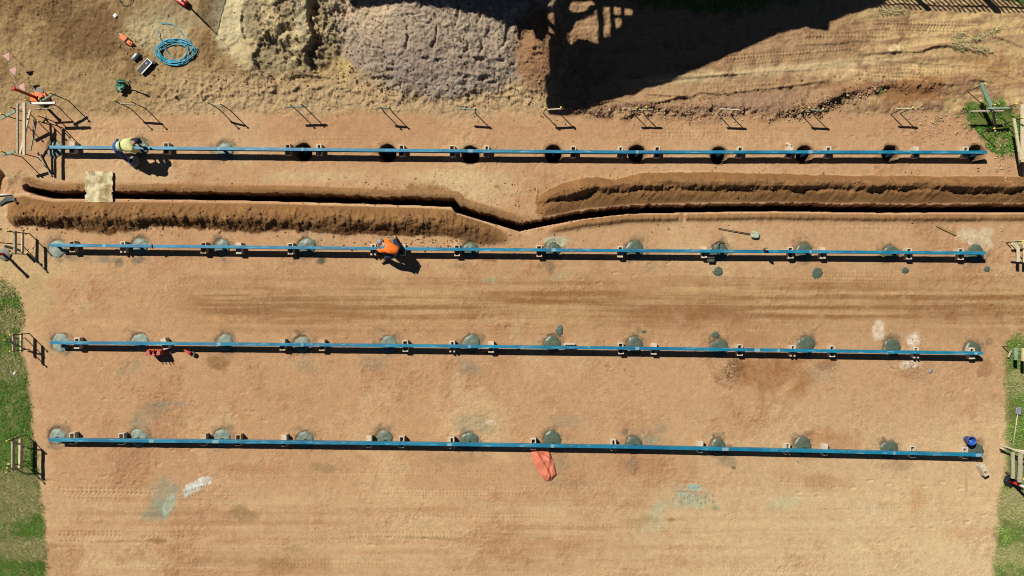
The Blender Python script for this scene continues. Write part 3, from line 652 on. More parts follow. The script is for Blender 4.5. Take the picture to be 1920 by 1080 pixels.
def block_mesh(kind):
    if kind in bmesh_data: return bmesh_data[kind]
    base = kind[:-1]; mt = M['blockt'] if kind[-1] == 't' else M['block']
    if base == 'two': vs, fs = vox([-.095, -.06, .06, .095], [-.195, -.163, -.018, .018, .163, .195], [0, .234], lambda i, j: not (i == 1 and j in (1, 3)))
    elif base == 'one': vs, fs = vox([-.095, -.055, .03, .095], [-.195, -.15, -.03, .195], [0, .234], lambda i, j: not (i == 1 and j == 1))
    elif base == 'half': vs, fs = vox([-.095, -.055, .055, .095], [-.195, .02, .15, .195], [0, .234], lambda i, j: not (i == 1 and j == 1))
    elif base == 'split': vs, fs = vox([-.095, -.03, .045, .095], [-.195, -.16, .16, .195], [0, .234], lambda i, j: not (i == 1 and j in (0, 1)))
    else: vs, fs = vox([-.095, .095], [-.195, .195], [0, .234], lambda i, j: True)
    me = bpy.data.meshes.new('concrete_block'); me.from_pydata([tuple(v) for v in vs], [], fs); me.materials.append(mt)
    bmesh_data[kind] = me; return me
BL = {1: [136, 312, 540, 598, 753, 848, 912, 1075, 1163, 1232, 1387, 1480, 1553, 1717, 1810],
      2: [136, 231, 382, 448, 545, 700, 755, 857, 1011, 1163, 1320, 1482, 1542, 1704, 1801],
      3: [145, 309, 530, 604, 760, 848, 921, 1068, 1164, 1226, 1387, 1486, 1560, 1717, 1822],
      4: [136, 228, 382, 447, 533, 692, 753, 847, 1000, 1150, 1313, 1476, 1547, 1711, 1809]}
KIND = {'two': 'two-cell hollow', 'one': 'single-cell', 'half': 'single-cell', 'split': 'open-ended hollow', 'solid': 'solid looking'}
for r in BL:
    for i, px in enumerate(BL[r]):
        rnd = random.Random(r * 50 + i)
        kd = rnd.choice(['two', 'two', 'half', 'one', 'split'])
        if (r, i) in ((1, 12), (2, 3), (3, 14), (4, 14), (1, 10), (1, 14)): kd = 'half' if r != 2 else 'solid'
        tan = px < 620 and rnd.random() < .7
        off = {1: .6, 2: 2.5, 3: .5, 4: -3.6}[r]
        yb_ = beamy(r, px) + off
        o = bpy.data.objects.new('concrete_block', block_mesh(kd + ('t' if tan else 'w'))); COL.objects.link(o)
        o.location = P(px, yb_, .2); o.location.z = 0.0
        rz = rnd.uniform(-.06, .06)
        if (r, i) == (3, 1): rz = .35
        if (r, i) == (3, 7): rz = 1.57; o.location.y += .06
        if (r, i) in ((1, 10), (1, 11)): rz = -.15
        o.rotation_euler = (0, 0, rz)
        bevel(o, .006, 1)
        tag(o, f'{"dusty tan" if tan else "pale"} {KIND[kd]} concrete block, {ORD[i]} from the left of those under the {ROWN[r]} beam', 'concrete block', 'concrete blocks propping the beams')
o = bpy.data.objects.new('concrete_block', block_mesh('onew')); COL.objects.link(o); o.location = P(1845, 882, .2); o.location.z = .008; o.rotation_euler = (0, .06, .45); bevel(o, .006)
tag(o, 'single pale concrete block lying loose below the right end of the lowest beam', 'concrete block')
o = MB().box((0, 0, .03), (.17, .10, .06)).build('broken_block', M['block']); o.location = P(1479, 270.5, .05); o.location.z = .004; o.rotation_euler = (0, 0, -.62); bevel(o, .01); tag(o, 'small pale broken piece of block above the topmost beam', 'block fragment')

# ------------------------------------------------------------------ profile hurdles
def stake(e, org, px, py, z, capped=True, r=.017):
    t = P(px, py, z); b = Vector((t.x, t.y, -.05))
    o = MB().tube([b - org, t - org], r, 7).build('stake', M['rebar'], e)
    if capped: MB().lathe([(.001, .045), (.022, .04), (.034, .02), (.034, 0), (.016, -.01), (.016, -.06), (.001, -.06)], t - org, 12).build('cap', M['cap'], o, True)
def board(e, org, a, b, z, wd=.05, ht=.09, m='wood', za=None, name='board'):
    A = P(a[0], a[1], za if za is not None else z); B = P(b[0], b[1], z)
    return bevel(MB().bar(A - org, B - org, wd, ht).build(name, M[m], e), .003, 1)
HG = 'timber profile hurdles above the topmost beam'
small = [((222, 194), (259, 196.5), .70, 'wood', [(214, 189, 1.03), (245, 190, 1.0)], 'leftmost small hurdle, grey timber with two yellow caps, right of the green stand shadow'),
         ((390, 193), (417, 200), .70, 'wood', [(389, 191.5, .95), (413, 195, .85)], 'sloping timber profile hurdle with two yellow caps below the sand heap'),
         ((536, 200.5), (577, 199.3), .69, 'green', [(543.5, 196, .85), (564, 195, .82)], 'pale green timber hurdle with two yellow caps left of the grey heap'),
         ((708, 201), (732, 203), .70, 'green', [(713, 200, .82), (729, 200, .80)], 'short green timber hurdle with two yellow caps below the grey heap'),
         ((863, 204), (895, 206), .66, 'green', [(890, 203, .74)], 'green timber hurdle with one yellow cap right of centre of the grey heap'),
         ((1019, 206), (1056, 204), .68, 'wood2', [(1021.5, 202.5, .78), (1052, 201.5, .78)], 'pale timber hurdle with two yellow caps at the corner of the big shadow'),
         ((1185, 205.6), (1224, 205.6), .68, 'wood', [(1194, 202, .76), (1212, 201, .76)], 'tan timber hurdle with two yellow caps just right of the big shadow'),
         ((1349, 204.6), (1386, 206), .70, 'wood2', [(1356, 205.5, .66, 0), (1380, 206, .66, 0)], 'pale timber hurdle without caps on the clod bank'),
         ((1513, 206), (1546, 207.4), .68, 'green', [(1517, 202, .78), (1543, 205, .74)], 'thin green timber hurdle with yellow caps among dark stones'),
         ((1680, 203.5), (1717, 205), .68, 'wood2', [(1711.5, 202, .76), (1690, 205, .66, 0)], 'pale timber hurdle with one yellow cap, rightmost of the single hurdles')]
for a, b, z, m, st, lb in small:
    c = P((a[0] + b[0]) / 2, (a[1] + b[1]) / 2, z); c.z = 0
    e = empty('profile_hurdle', c, lb, 'profile hurdle', HG)
    board(e, c, a, b, z, .035, .085, m)
    for s_ in st: stake(e, c, s_[0], s_[1], s_[2], len(s_) == 3)
def frame(org_px, lb, boards, stakes, name='set_out_hurdle', cat='timber hurdle', group='timber set-out frames at the site edges'):
    c = G(*org_px); c.z = 0; e = empty(name, c, lb, cat, group)
    for bd in boards: board(e, c, *bd[:2], **bd[2])
    for s_ in stakes: stake(e, c, s_[0], s_[1], s_[2], len(s_) == 3)
    return e
frame((85, 300), 'large frame of long grey timbers at the left end of the topmost beam',
      [((33, 194), (33, 289), dict(z=.93, wd=.06, ht=.06)), ((46, 193), (45.5, 291), dict(z=.97, wd=.085, ht=.07, m='wood2')), ((2, 222), (29, 208), dict(z=.84, wd=.10, ht=.04, m='green')), ((4, 291), (28, 284), dict(z=.84, wd=.08, ht=.05, m='green')),
       ((57, 206), (38, 289), dict(z=.80, za=.5, wd=.06, ht=.05, m='wood2')), ((68, 226), (57, 282), dict(z=.30, za=.5, wd=.05, ht=.05)), ((63, 224), (63, 262), dict(z=.4, za=.5, wd=.04, ht=.05)), ((70, 285), (96, 330), dict(z=.03, za=.10, wd=.05, ht=.04))],
      [(3, 214, 1.0), (19, 201, 1.0), (2, 284, 1.0), (71, 217, .8), (72, 227, .7), (87, 229, .85), (40, 287, .8, 0)])
frame((120, 212), 'frame with a white top board and leaning plank beside the red bollard',
      [((55, 194.5), (104, 193), dict(z=.90, wd=.07, ht=.07, m='white')), ((76, 191), (103, 175), dict(z=.85, wd=.05, ht=.07, m='green')), ((66, 205), (100, 203), dict(z=.5, wd=.03, ht=.07))],
      [(49, 187.5, 1.03), (74, 186, .95), (94, 174.5, 1.0)])
frame((57, 458), 'two-rail pale timber hurdle at the left end of the second beam',
      [((28.5, 433), (28.5, 477), dict(z=.75, wd=.045, ht=.11)), ((42.5, 434), (42, 477.5), dict(z=.36, wd=.05, ht=.10, m='wood2')), ((8, 461), (42, 471), dict(z=.12, za=.75, wd=.09, ht=.03, m='green'))],
      [(13.5, 433.5, 1.08), (21.5, 475, .88), (0, 455, 1.0)])
frame((54, 642), 'two-rail pale timber hurdle on the turf at the left end of the third beam',
      [((25.5, 625), (25.5, 661), dict(z=.72, wd=.05, ht=.11)), ((40, 624), (40, 660), dict(z=.34, wd=.055, ht=.10, m='wood2')), ((15.5, 638), (46, 655), dict(z=.1, za=.85, wd=.10, ht=.03, m='green'))],
      [(19.5, 628.5, .9), (9.5, 637.5, .95), (19.5, 659, .88)])
frame((56, 850), 'two-rail grey timber hurdle on the turf at the left end of the lowest beam',
      [((24.5, 826), (24, 883), dict(z=.74, wd=.055, ht=.12)), ((39, 820), (38, 879), dict(z=.36, wd=.07, ht=.12, m='wood2')), ((18, 824), (44, 838), dict(z=.12, za=.8, wd=.09, ht=.04)), ((16, 870), (46, 888), dict(z=.05, za=.8, wd=.09, ht=.04, m='wood2'))],
      [(13.5, 826.5, .95), (13, 885.5, .92), (14.5, 877, .9)])
frame((1858, 215), 'grey timber set-out frame standing in the grass patch at upper right',
      [((1820, 208.8), (1881, 208.2), dict(z=.55, wd=.05, ht=.10, m='wood')), ((1851, 203.4), (1892, 202.6), dict(z=.82, wd=.06, ht=.10, m='green')), ((1839.5, 156), (1860, 202), dict(z=.70, za=.85, wd=.13, ht=.05, m='green')), ((1862, 205), (1866, 245), dict(z=.05, za=.5, wd=.06, ht=.06, m='wood'))],
      [(1847, 157.5, .9), (1865, 196.5, .85), (1905.5, 195, 1.0)])
frame((1905, 262), 'long pale boards leaning together at the upper right frame edge',
      [((1917.5, 196), (1917.5, 304), dict(z=.60, wd=.12, ht=.06, m='wood2')), ((1901, 222), (1914, 300), dict(z=.62, za=.7, wd=.08, ht=.05, m='wood2')), ((1866, 224 + 20), (1866, 247), dict(z=.2, wd=.04, ht=.03))],
      [(1918, 221, .9), (1864, 241, .7)])
frame((1910, 478), 'pale plywood and short posts right of the second beam',
      [((1909, 458), (1909, 491), dict(z=.45, wd=.09, ht=.05, m='wood2')), ((1920, 458), (1920, 492), dict(z=.45, wd=.06, ht=.05, m='wood2')), ((1896, 459.5), (1921, 458), dict(z=.12, wd=.30, ht=.02, m='sheet')), ((1896, 488), (1921, 489), dict(z=.1, wd=.05, ht=.05))],
      [(1918, 452, .8)])
frame((1905, 655), 'two short pale timbers of a hurdle on turf right of the third beam',
      [((1904.5, 652), (1904.5, 675), dict(z=.5, wd=.10, ht=.06, m='green')), ((1918.5, 653), (1918.5, 677), dict(z=.75, wd=.07, ht=.08, m='wood2')), ((1891, 670), (1896, 656), dict(z=.2, za=.1, wd=.06, ht=.03, m='wood2'))],
      [(1895, 651, .4, 0)])
frame((1895, 860), 'timber hurdle with crossed top rails right of the lowest beam',
      [((1899, 848), (1899, 897), dict(z=.55, wd=.10, ht=.07, m='wood')), ((1913.5, 850), (1912, 904), dict(z=.75, wd=.12, ht=.07, m='wood')), ((1874.5, 833), (1925, 852), dict(z=.85, za=.35, wd=.05, ht=.06, m='wood')), ((1876, 840), (1925, 846), dict(z=.7, za=.25, wd=.05, ht=.05, m='wood2'))],
      [(1919, 898, .85), (1912, 846, .6, 0)])

# ------------------------------------------------------------------ bollards
def bollard(px, py, ground_px, label, base='black', bands=('red', 'greyband', 'red'), h=1.12):
    b = G(*ground_px); e = empty('bollard', b, label, 'bollard', 'red safety bollards')
    n = 8; MB().lathe([(.001, .0), (.21, 0), (.23, .012), (.22, .045), (.13, .075), (.05, .08), (.05, .085)], (0, 0, 0), n).build('base', M[base], e)
    zs = [.08, .08 + (h - .12) * .45, .08 + (h - .12) * .68, h - .04]
    for k in range(3): MB().lathe([(.047 + .002 * (k == 1), zs[k]), (.047 + .002 * (k == 1), zs[k + 1])], (0, 0, 0), 16).build('sleeve', M[bands[k]], e, True)
    MB().lathe([(.047, h - .04), (.062, h - .035), (.065, h), (.04, h + .02), (.001, h + .024)], (0, 0, 0), 16).build('top', M['red'], e, True)
    return e
b1 = bollard(0, 0, (70, 184), 'red bollard with a grey band beside the white-topped timber frame', 'orange')
b2 = bollard(0, 0, (10, 477), 'red bollard at the left picture edge below the second hurdle', 'greyband')
b3 = bollard(0, 0, (1893, 902), 'red and white bollard on a dark eight-sided base at the lower right', 'black', ('red', 'white', 'red'))
# orange chunk next to the first bollard
o = MB().box((0, 0, .09), (.34, .26, .18)).box((.02, .03, .215), (.16, .10, .07)).build('plastic_barrier', M['orange']); o.location = G(84, 186); o.rotation_euler = (0, 0, .4); bevel(o, .02, 2); tag(o, 'orange plastic barrier block lying between red bollard and timber frame', 'plastic barrier')
o = MB().lathe([(.001, 0), (.17, 0), (.18, .015), (.16, .02), (.001, .02)], (0, 0, 0), 20).build('round_plate', M['greyband']); o.location = G(72, 173) + Vector((0, 0, .02)); tag(o, 'flat grey green round plate lying above the orange barrier block', 'plate')
# bunting
e = empty('bunting', G(40, 170), 'pale string bunting with pink triangular flags down the left side', 'bunting')
og = e.location.copy()
sp_ = [(-30, 60), (0, 95), (12, 107), (20, 133), (31, 160), (40, 185), (43, 205)]
pts = [P(x, y, .55 + .1 * math.sin(i * 1.7)) - og for i, (x, y) in enumerate(sp_)]
MB().tube(pts, .007, 5).build('string', M['string'], e)
for (x, y, a) in ((13, 105, .3), (25, 132, .25), (41, 162, .5), (43, 198, 1.0)):
    c = P(x, y, .56) - og; r_ = Matrix.Rotation(a, 3, 'Z')
    v = [c + r_ @ Vector(q) for q in ((-.14, .06, .0), (.14, .07, .03), (.0, -.17, -.04), (-.14, .06, .006), (.14, .07, .036), (.0, -.17, -.034))]
    MB().add(v, [(2, 1, 0), (3, 4, 5), (0, 1, 4, 3), (1, 2, 5, 4), (2, 0, 3, 5)]).build('flag', M['pink'], e)

# ------------------------------------------------------------------ hose coil
rnd = random.Random(5); pts = []
turns = 9; N = 44
for k in range(turns * N):
    a = 2 * math.pi * k / N; t = k / N; lp = int(t)
    r1 = 33 + 6 * math.sin(lp * 2.1) + 2 * math.sin(3 * a + lp); r2 = 20.5 + 3.4 * math.sin(lp * 1.3 + 1) + 1.2 * math.sin(2 * a + lp * 2)
    cx = 330 + 3.2 * math.cos(lp * 1.9); cy = 98 + 3.0 * math.sin(lp * 2.7)
    gx__, gy__ = cx + r1 * math.cos(a + 1.4), cy + r2 * math.sin(a + 1.4)
    pts.append(G(gx__, gy__) * 1.0 + Vector((0, 0, .03 + .006 * lp + .01 * math.sin(5 * a + lp))))
tail = [(365, 90), (357, 78), (345, 68), (337, 57), (326, 47), (314, 44.5), (303, 45)]
head = [(297, 58), (300, 68), (304, 78), (309, 90), (318, 102)]
full = [G(x, y) + Vector((0, 0, .06)) for x, y in head] + pts + [G(x, y) + Vector((0, 0, .03)) for x, y in tail]
o = MB().tube(full, .0135, 6).build('hose_coil', M['hose'], None, True); tag(o, 'coiled cyan hose lying on brown ground in the upper left', 'hose')

# ------------------------------------------------------------------ small things, upper left
e = empty('power_saw', G(240, 77), 'orange power tool lying on stones above the silver bottle', 'power tool', rz=-.65)
bevel(MB().box((-.10, 0, .07), (.28, .20, .14)).build('housing', M['orange'], e), .03, 3); bevel(MB().box((.15, -.01, .06), (.22, .14, .12)).box((.16, -.01, .13), (.10, .07, .03)).build('handle', M['orange'], e), .025, 3)
MB().box((-.30, .03, .03), (.14, .05, .04)).build('blade_guard', M['steel'], e); MB().box((.02, 0, .1), (.03, .215, .10)).build('grip_band', M['black'], e)
e = empty('gas_bottle', G(257, 108) + Vector((0, 0, .07)), 'silver cylindrical bottle lying beside the black tool case', 'bottle'); rt = Matrix.Rotation(math.radians(90), 3, 'Y'); e.rotation_euler = (0, 0, .85)
MB().lathe([(.001, -.15), (.055, -.15), (.07, -.13), (.07, .09), (.045, .14), (.025, .15)], (0, 0, 0), 18, rt).build('body', mat('silver', alb(206, 214, 212), .35, metal=.5), e, True)
MB().lathe([(.03, .145), (.03, .19), (.001, .19)], (0, 0, 0), 12, rt).build('valve_cap', M['black'], e)
e = empty('laser_level_case', G(274, 126), 'open black tool case with pale metal edges below the hose coil', 'tool case', rz=.82)
bevel(MB().box((0, 0, .05), (.56, .24, .10)).build('shell', M['black'], e), .01); MB().box((0, -.105, .108), (.54, .035, .012)).build('rim', M['white'], e); MB().box((0, .11, .107), (.54, .015, .01)).box((.265, .0, .107), (.03, .2, .012)).build('hinge_edge', M['white'], e)
MB().box((.12, .02, .108), (.06, .07, .012)).build('pad', M['bucketb'], e); MB().box((.32, -.12, .04), (.09, .12, .06)).build('latch', M['black'], e)
e = empty('tap_stand', G(232, 163), 'green leafy plastic stand with leaning metal rod left of the hurdles', 'stand')
for k in range(8):
    a = k * .8 + .3; r_ = Matrix.Rotation(a, 3, 'Z'); L = .20 + .05 * (k % 3)
    v = [r_ @ Vector(q) for q in ((.03, -.03, .22), (L * .6, -.08, .24 - .02 * k % 3 * .1), (L, 0, .10), (L * .6, .08, .25), (.03, .03, .22))]
    v2 = [q - Vector((0, 0, .012)) for q in v]
    MB().add(v + v2, [(0, 1, 2, 3, 4), (9, 8, 7, 6, 5)] + [(i, i + 5, (i + 1) % 5 + 5, (i + 1) % 5) for i in range(5)]).build('petal', M['dgreen'], e)
MB().lathe([(.10, 0), (.09, .1), (.05, .22), (.001, .24)], (0, 0, 0), 12).build('hub', M['dgreen'], e, True)
MB().tube([P(218, 154, .2) - e.location, P(232, 153.5, .36) - e.location, P(245, 153, .51) - e.location], [.028, .022, .03], 8).build('rod', M['steel'], e)
o = MB().box((0, 0, .02), (.13, .12, .03)).box((.01, .0, .04), (.07, .06, .015)).build('rag', M['white']); o.location = G(217, 30); o.rotation_euler = (0, 0, .7); bevel(o, .012); tag(o, 'crumpled white scrap above the orange power tool', 'scrap')
# ring at the top edge
o = MB().lathe([(.225, 0), (.235, .02), (.225, .035), (.212, .02), (.225, 0)], (0, 0, 0), 36).build('metal_ring', M['steel'], None, True); o.location = G(237, -1) + Vector((0, 0, .02)); tag(o, 'thin grey metal ring lying at the top edge of the picture', 'ring')
# mesh barrier leaving the top edge
e = empty('barrier_fence', G(351, 9), 'orange mesh barrier on a red and white post at the top edge', 'barrier fence')
og = e.location.copy(); hP = 1.55
MB().lathe([(.03, 0), (.03, hP - .35)], (0, 0, 0), 10).build('post', M['steel'], e, True)
bevel(MB().box((-.16, .10, .10), (.42, .22, .18), Matrix.Rotation(-.55, 3, 'Z')).build('foot_block', M['red'], e), .03, 2)
MB().box((-.18, .10, .195), (.22, .06, .012), Matrix.Rotation(-.2, 3, 'Z')).build('sticker', M['white'], e)
d = Vector((.31, 1.55, 0)); mm_ = MB(); n = 60
for k in range(n + 1):
    p = d * (k / n * 1.5); mm_.bar(p + Vector((0, 0, .5)), p + Vector((0, 0, hP - .02)), .006, .006, Vector((1, 0, 0)))
for k in range(26): mm_.bar(Vector((0, 0, .5 + k * .04)), d * 1.5 + Vector((0, 0, .5 + k * .04)), .006, .006)
mm_.tube([Vector((0, 0, hP)), d * 1.5 + Vector((0, 0, hP))], .016, 6)
mm_.build('mesh_panel', M['orange'], e)
MB().tube([(0, 0, .9), (0, 0, hP + .08)], .016, 8).build('rod', M['rebar'], e)

# ------------------------------------------------------------------ sheet over the trench
xs = np.linspace(-.5, .5, 20); ys = np.linspace(-.5, .5, 22); vs = []; fs = []
def sheet_z(i, j): return .07 + .012 * math.sin(i * .7) + .01 * math.sin(j * .9 + i * .3)
cs = P(185, 350, .08)
for side in (0, 1):
    for j in range(22):
        for i in range(20):
            x = xs[i] * .955; y = ys[j] * 1.06; z = sheet_z(i, j) - side * .016 - .08 * max(0, (-ys[j] - .36)) * 2
            x += .01 * math.sin(j * 1.1) * abs(xs[i]) * 2
            vs.append(Vector((x, y, z)))
for j in range(21):
    for i in range(19):
        if i in (0, 18) and j in (5, 6): continue
        a = j * 20 + i; fs.append((a, a + 1, a + 21, a + 20)); b = a + 440; fs.append((b + 20, b + 21, b + 1, b))
for i in range(19): fs += [(i + 1, i, i + 440, i + 441), (420 + i, 421 + i, 861 + i, 860 + i)]
for j in range(21): fs += [(j * 20, (j + 1) * 20, (j + 1) * 20 + 440, j * 20 + 440), ((j + 1) * 20 + 19, j * 20 + 19, j * 20 + 459, (j + 1) * 20 + 459)]
cs.z = 0; o = mesh('trench_sheet', vs, fs, M['sheet'], None, False, cs); tag(o, 'dirty cream plywood sheet bridging the trench below the worker in yellow', 'cover sheet')
# ------------------------------------------------------------------ loose tools
def shovel(a, b, blade_len, bw, label, bm, hm, bladepos='b'):
    A = G(*a); B = G(*b); c = (A + B) / 2; e = empty('shovel', c, label, 'shovel', 'long-handled shovels')
    A = A + Vector((0, 0, .05)) - c; B = B + Vector((0, 0, .06)) - c; d = (B - A).normalized(); sd = d.cross(Vector((0, 0, 1)))
    MB().tube([A, A * .3 + B * .7, B], [.015, .016, .017], 8).build('handle', M[hm], e, True)
    vs = []; R = 7
    for i in range(R):
        t = i / (R - 1); wv = bw / 2 * (.75 + .25 * min(1, t * 4)) * (1 if t < .75 else 1 - .5 * (t - .75) / .25)
        for k in range(5):
            u = (k - 2) / 2; vs.append(B + d * blade_len * t + sd * wv * u + Vector((0, 0, .02 * u * u + .03 - .02 * t)))
    n = len(vs); vs += [v - Vector((0, 0, .006)) for v in vs]
    fs = [(i * 5 + k, i * 5 + k + 1, (i + 1) * 5 + k + 1, (i + 1) * 5 + k) for i in range(R - 1) for k in range(4)]
    fs += [tuple(x + n for x in reversed(f)) for f in fs]
    for i in range(R - 1): fs += [(i * 5, (i + 1) * 5, (i + 1) * 5 + n, i * 5 + n), ((i + 1) * 5 + 4, i * 5 + 4, i * 5 + 4 + n, (i + 1) * 5 + 4 + n)]
    MB().add(vs, fs).build('blade', bm, e, True); return e
shovel((1346, 428), (1406, 439), .30, .23, 'square shovel with cement-pale blade above the second beam', mat('cement_caked_steel', alb(196, 204, 180), .7, alb(150, 166, 140), 16, .8), 'rebar')
shovel((1897, 836), (1906, 776), .26, .22, 'shovel with grey blade and wooden handle lying on right turf', M['grey'], 'wood2')
e = empty('timber_offcut', G(1774, 431.5), 'short brown timber offcut above the second beam on the right', 'timber offcut')
bevel(MB().bar(Vector((-.36, .16, .035)), Vector((.32, -.16, .035)), .075, .05).build('plank', mat('brown_timber', alb(176, 146, 92), .85, alb(140, 112, 68), 16, .8), e), .004)
# hand float with curved wire handle across the beam
e = empty('hand_float', G(1333, 480), 'grey steel float with curved wire handle leaning over the second beam', 'hand float'); og = e.location.copy()
MB().tube([P(1331, 476, .22) - og, P(1334, 470, .40) - og, P(1337, 462, .42) - og, P(1342, 455, .30) - og, P(1348, 453, .06) - og, P(1357, 454, .04) - og], .016, 8).build('handle', M['rebar'], e, True)
bevel(MB().box(P(1333, 481, .15) - og, (.23, .12, .10)).box(P(1333, 488, .15) - og, (.24, .10, .01)).build('blade', M['steel'], e), .004)
e = empty('paint_can', P(1433, 468.5, ZT + .002), 'round dark brown canister standing on the second beam', 'canister')
MB().lathe([(.001, 0), (.055, 0), (.058, .02), (.058, .20), (.045, .235), (.001, .24)], (0, 0, 0), 18).build('can', mat('brown_enamel', alb(96, 60, 50), .35, spec=.6), e, True)
MB().lathe([(.022, .238), (.022, .275), (.001, .28)], (0, 0, 0), 12).build('nozzle', M['white'], e, True)
e = empty('beam_clamp', P(284.5, 461, ZT), 'small dark clamp gripping the second beam near its left end', 'clamp')
MB().box((0, 0, .015), (.05, .15, .02)).box((0, -.075, -.05), (.04, .02, .13)).build('jaw', M['steel'], e); MB().tube([(0, -.03, .02), (.01, -.03, .11)], .012, 8).build('screw', M['rebar'], e)
# excavator bucket with raised teeth
e = empty('excavator_bucket', G(298, 661), 'small red oxide excavator bucket with four teeth beside the third beam', 'excavator bucket', rz=0)
prof = [(-.13, .02), (-.16, .14), (-.14, .30), (-.07, .40), (.04, .42)]
vs = []; 
for x in (-.23, .23):
    for y, z in prof: vs.append(Vector((x, -y * .9, z)))
    for y, z in reversed(prof): vs.append(Vector((x, -(y * .9 + .015), z - .012)))
n = len(prof) * 2
fs = [tuple(range(n)), tuple(range(2 * n - 1, n - 1, -1))] + [(k, n + k, n + (k + 1) % n, (k + 1) % n) for k in range(n)]
bevel(MB().add(vs, fs).build('shell', M['rust'], e), .004, 1)
for x in (-.235, .235):
    poly = [(-.13, .0), (-.16, .14), (-.14, .30), (-.07, .41), (.05, .43), (.07, .30), (.05, .1), (.02, 0)]
    v = [Vector((x - .006, -y * .9, z)) for y, z in poly] + [Vector((x + .006, -y * .9, z)) for y, z in poly]
    MB().add(v, [tuple(range(8)), tuple(range(15, 7, -1))] + [(k, k + 8, (k + 1) % 8 + 8, (k + 1) % 8) for k in range(8)]).build('cheek', M['rust'], e)
for x in (-.07, .07): bevel(MB().box((x, .06, .44), (.03, .14, .09)).build('lug', mat('dark_red', alb(132, 34, 28), .6), e), .01)
for k in range(4):
    x = -.18 + k * .12; MB().add([(x - .02, -.05, .42), (x + .02, -.05, .42), (x + .02, -.05, .40), (x - .02, -.05, .40), (x - .01, -.08, .52), (x + .01, -.08, .52), (x + .01, -.085, .51), (x - .01, -.085, .51)], [(3, 2, 1, 0), (4, 5, 6, 7), (0, 1, 5, 4), (1, 2, 6, 5), (2, 3, 7, 6), (3, 0, 4, 7)]).build('tooth', M['rust'], e)
e = empty('angle_grinder', G(358, 660), 'small red hand tool with black guard beside the third beam', 'grinder', rz=-.5)
bevel(MB().box((-.09, 0, .17), (.16, .07, .08)).build('handle', M['rust'], e), .015, 2); bevel(MB().box((.03, 0, .17), (.10, .11, .10)).build('motor', M['red'], e), .015, 2)
MB().lathe([(.001, 0), (.085, 0), (.085, .012), (.001, .012)], (.12, 0, .12), 18).build('disc', M['steel'], e); MB().box((.03, 0, .06), (.14, .12, .11)).build('stand_block', M['black'], e)
# dark rod under the third beam
o = MB().tube([G(905, 662.5) + Vector((0, 0, .03)), G(975, 654) + Vector((0, 0, .035))], .014, 8).build('crowbar', M['rebar']); tag(o, 'thin dark bar lying under the middle of the third beam', 'bar')

# orange bag
rnd = random.Random(9); out = [(994, 840), (1027, 838), (1033, 855), (1041, 875), (1043, 892), (1036, 898), (1028, 903), (1020, 898), (1008, 880), (998, 862)]
N1, N2 = 26, 20; vs = []; L_ = [(993, 838), (996, 852), (1001, 868), (1010, 886), (1023, 902)]; R_ = [(1027, 836), (1032, 850), (1039, 868), (1044, 890), (1031, 903)]
def lerpP(pl, t):
    t *= len(pl) - 1; i = min(int(t), len(pl) - 2); f = t - i; return (pl[i][0] * (1 - f) + pl[i + 1][0] * f, pl[i][1] * (1 - f) + pl[i + 1][1] * f)
oc = G(1018, 870)
for side in (0, 1):
    for j in range(N1 + 1):
        t = j / N1; l = lerpP(L_, t); r_ = lerpP(R_, t)
        for i in range(N2 + 1):
            u = i / N2; x = l[0] * (1 - u) + r_[0] * u; y = l[1] * (1 - u) + r_[1] * u
            edge = min(u, 1 - u, t * 1.2 + .02, (1 - t) * 1.2 + .0) ; puff = min(1, edge * 5) ** .6
            cr = .03 * math.sin(u * 7 + t * 5) * math.cos(t * 9 - u * 3) + .03 * abs(math.sin((u * 1.3 + t * 2.3) * 4)) + .02 * math.sin(t * 23 + u * 8) * .6
            cr += .05 * (1 - min(1, abs((u - .35 - .5 * (t - .3)) * 9))) - .06 * (1 - min(1, abs((t - .28 - .35 * (u - .5)) * 10))) + .035 * (1 - min(1, abs((t - .62 + .9 * (u - .6)) * 9)))
            z = .012 + (puff * (.075 + cr) if side == 0 else 0)
            b = P(x, y, z); vs.append(Vector((b.x, b.y, z)) - Vector((oc.x, oc.y, 0)))
W_ = N2 + 1; n = (N1 + 1) * W_; fs = []
for j in range(N1):
    for i in range(N2):
        a = j * W_ + i; fs.append((a, a + W_, a + W_ + 1, a + 1)); fs.append((a + n + 1, a + n + W_ + 1, a + n + W_, a + n))
oc.z = .0; o = mesh('woven_bag', vs, fs, M['tarp'], None, False, oc); tag(o, 'crumpled orange woven bag lying half under the lowest beam', 'bag')

# buckets
e = empty('bucket', G(1812, 823.5), 'round blue bucket with open top by the right end of the lowest beam', 'bucket')
MB().lathe([(.001, 0), (.11, 0), (.12, .02), (.14, .27), (.155, .275), (.155, .295), (.138, .295), (.128, .27), (.10, .08), (.001, .08)], (0, 0, 0), 28).build('shell', M['bucketb'], e, True)
MB().tube([(.145 * math.cos(a), .145 * math.sin(a), .28 - .12 * abs(math.sin(a)) * 0 + .04 * math.sin(a)) for a in np.linspace(0, math.pi, 16)], .006, 6).build('handle', M['steel'], e)
MB().lathe([(.001, .16), (.04, .16), (.045, .10), (.035, .08)], (0, 0, .0), 14).build('roll', M['white'], e, True)
e = empty('tub', G(254, 304), 'round grey plastic tub with dark opening beside the worker in yellow', 'tub')
MB().lathe([(.001, 0), (.17, 0), (.19, .03), (.185, .14), (.14, .22), (.085, .245), (.08, .27), (.065, .27), (.06, .12), (.001, .11)], (0, 0, 0), 26).build('shell', M['grey'], e, True)
MB().lathe([(.064, .272), (.082, .272), (.084, .285), (.062, .285), (.064, .272)], (0, 0, 0), 20).build('rim', M['white'], e, True)
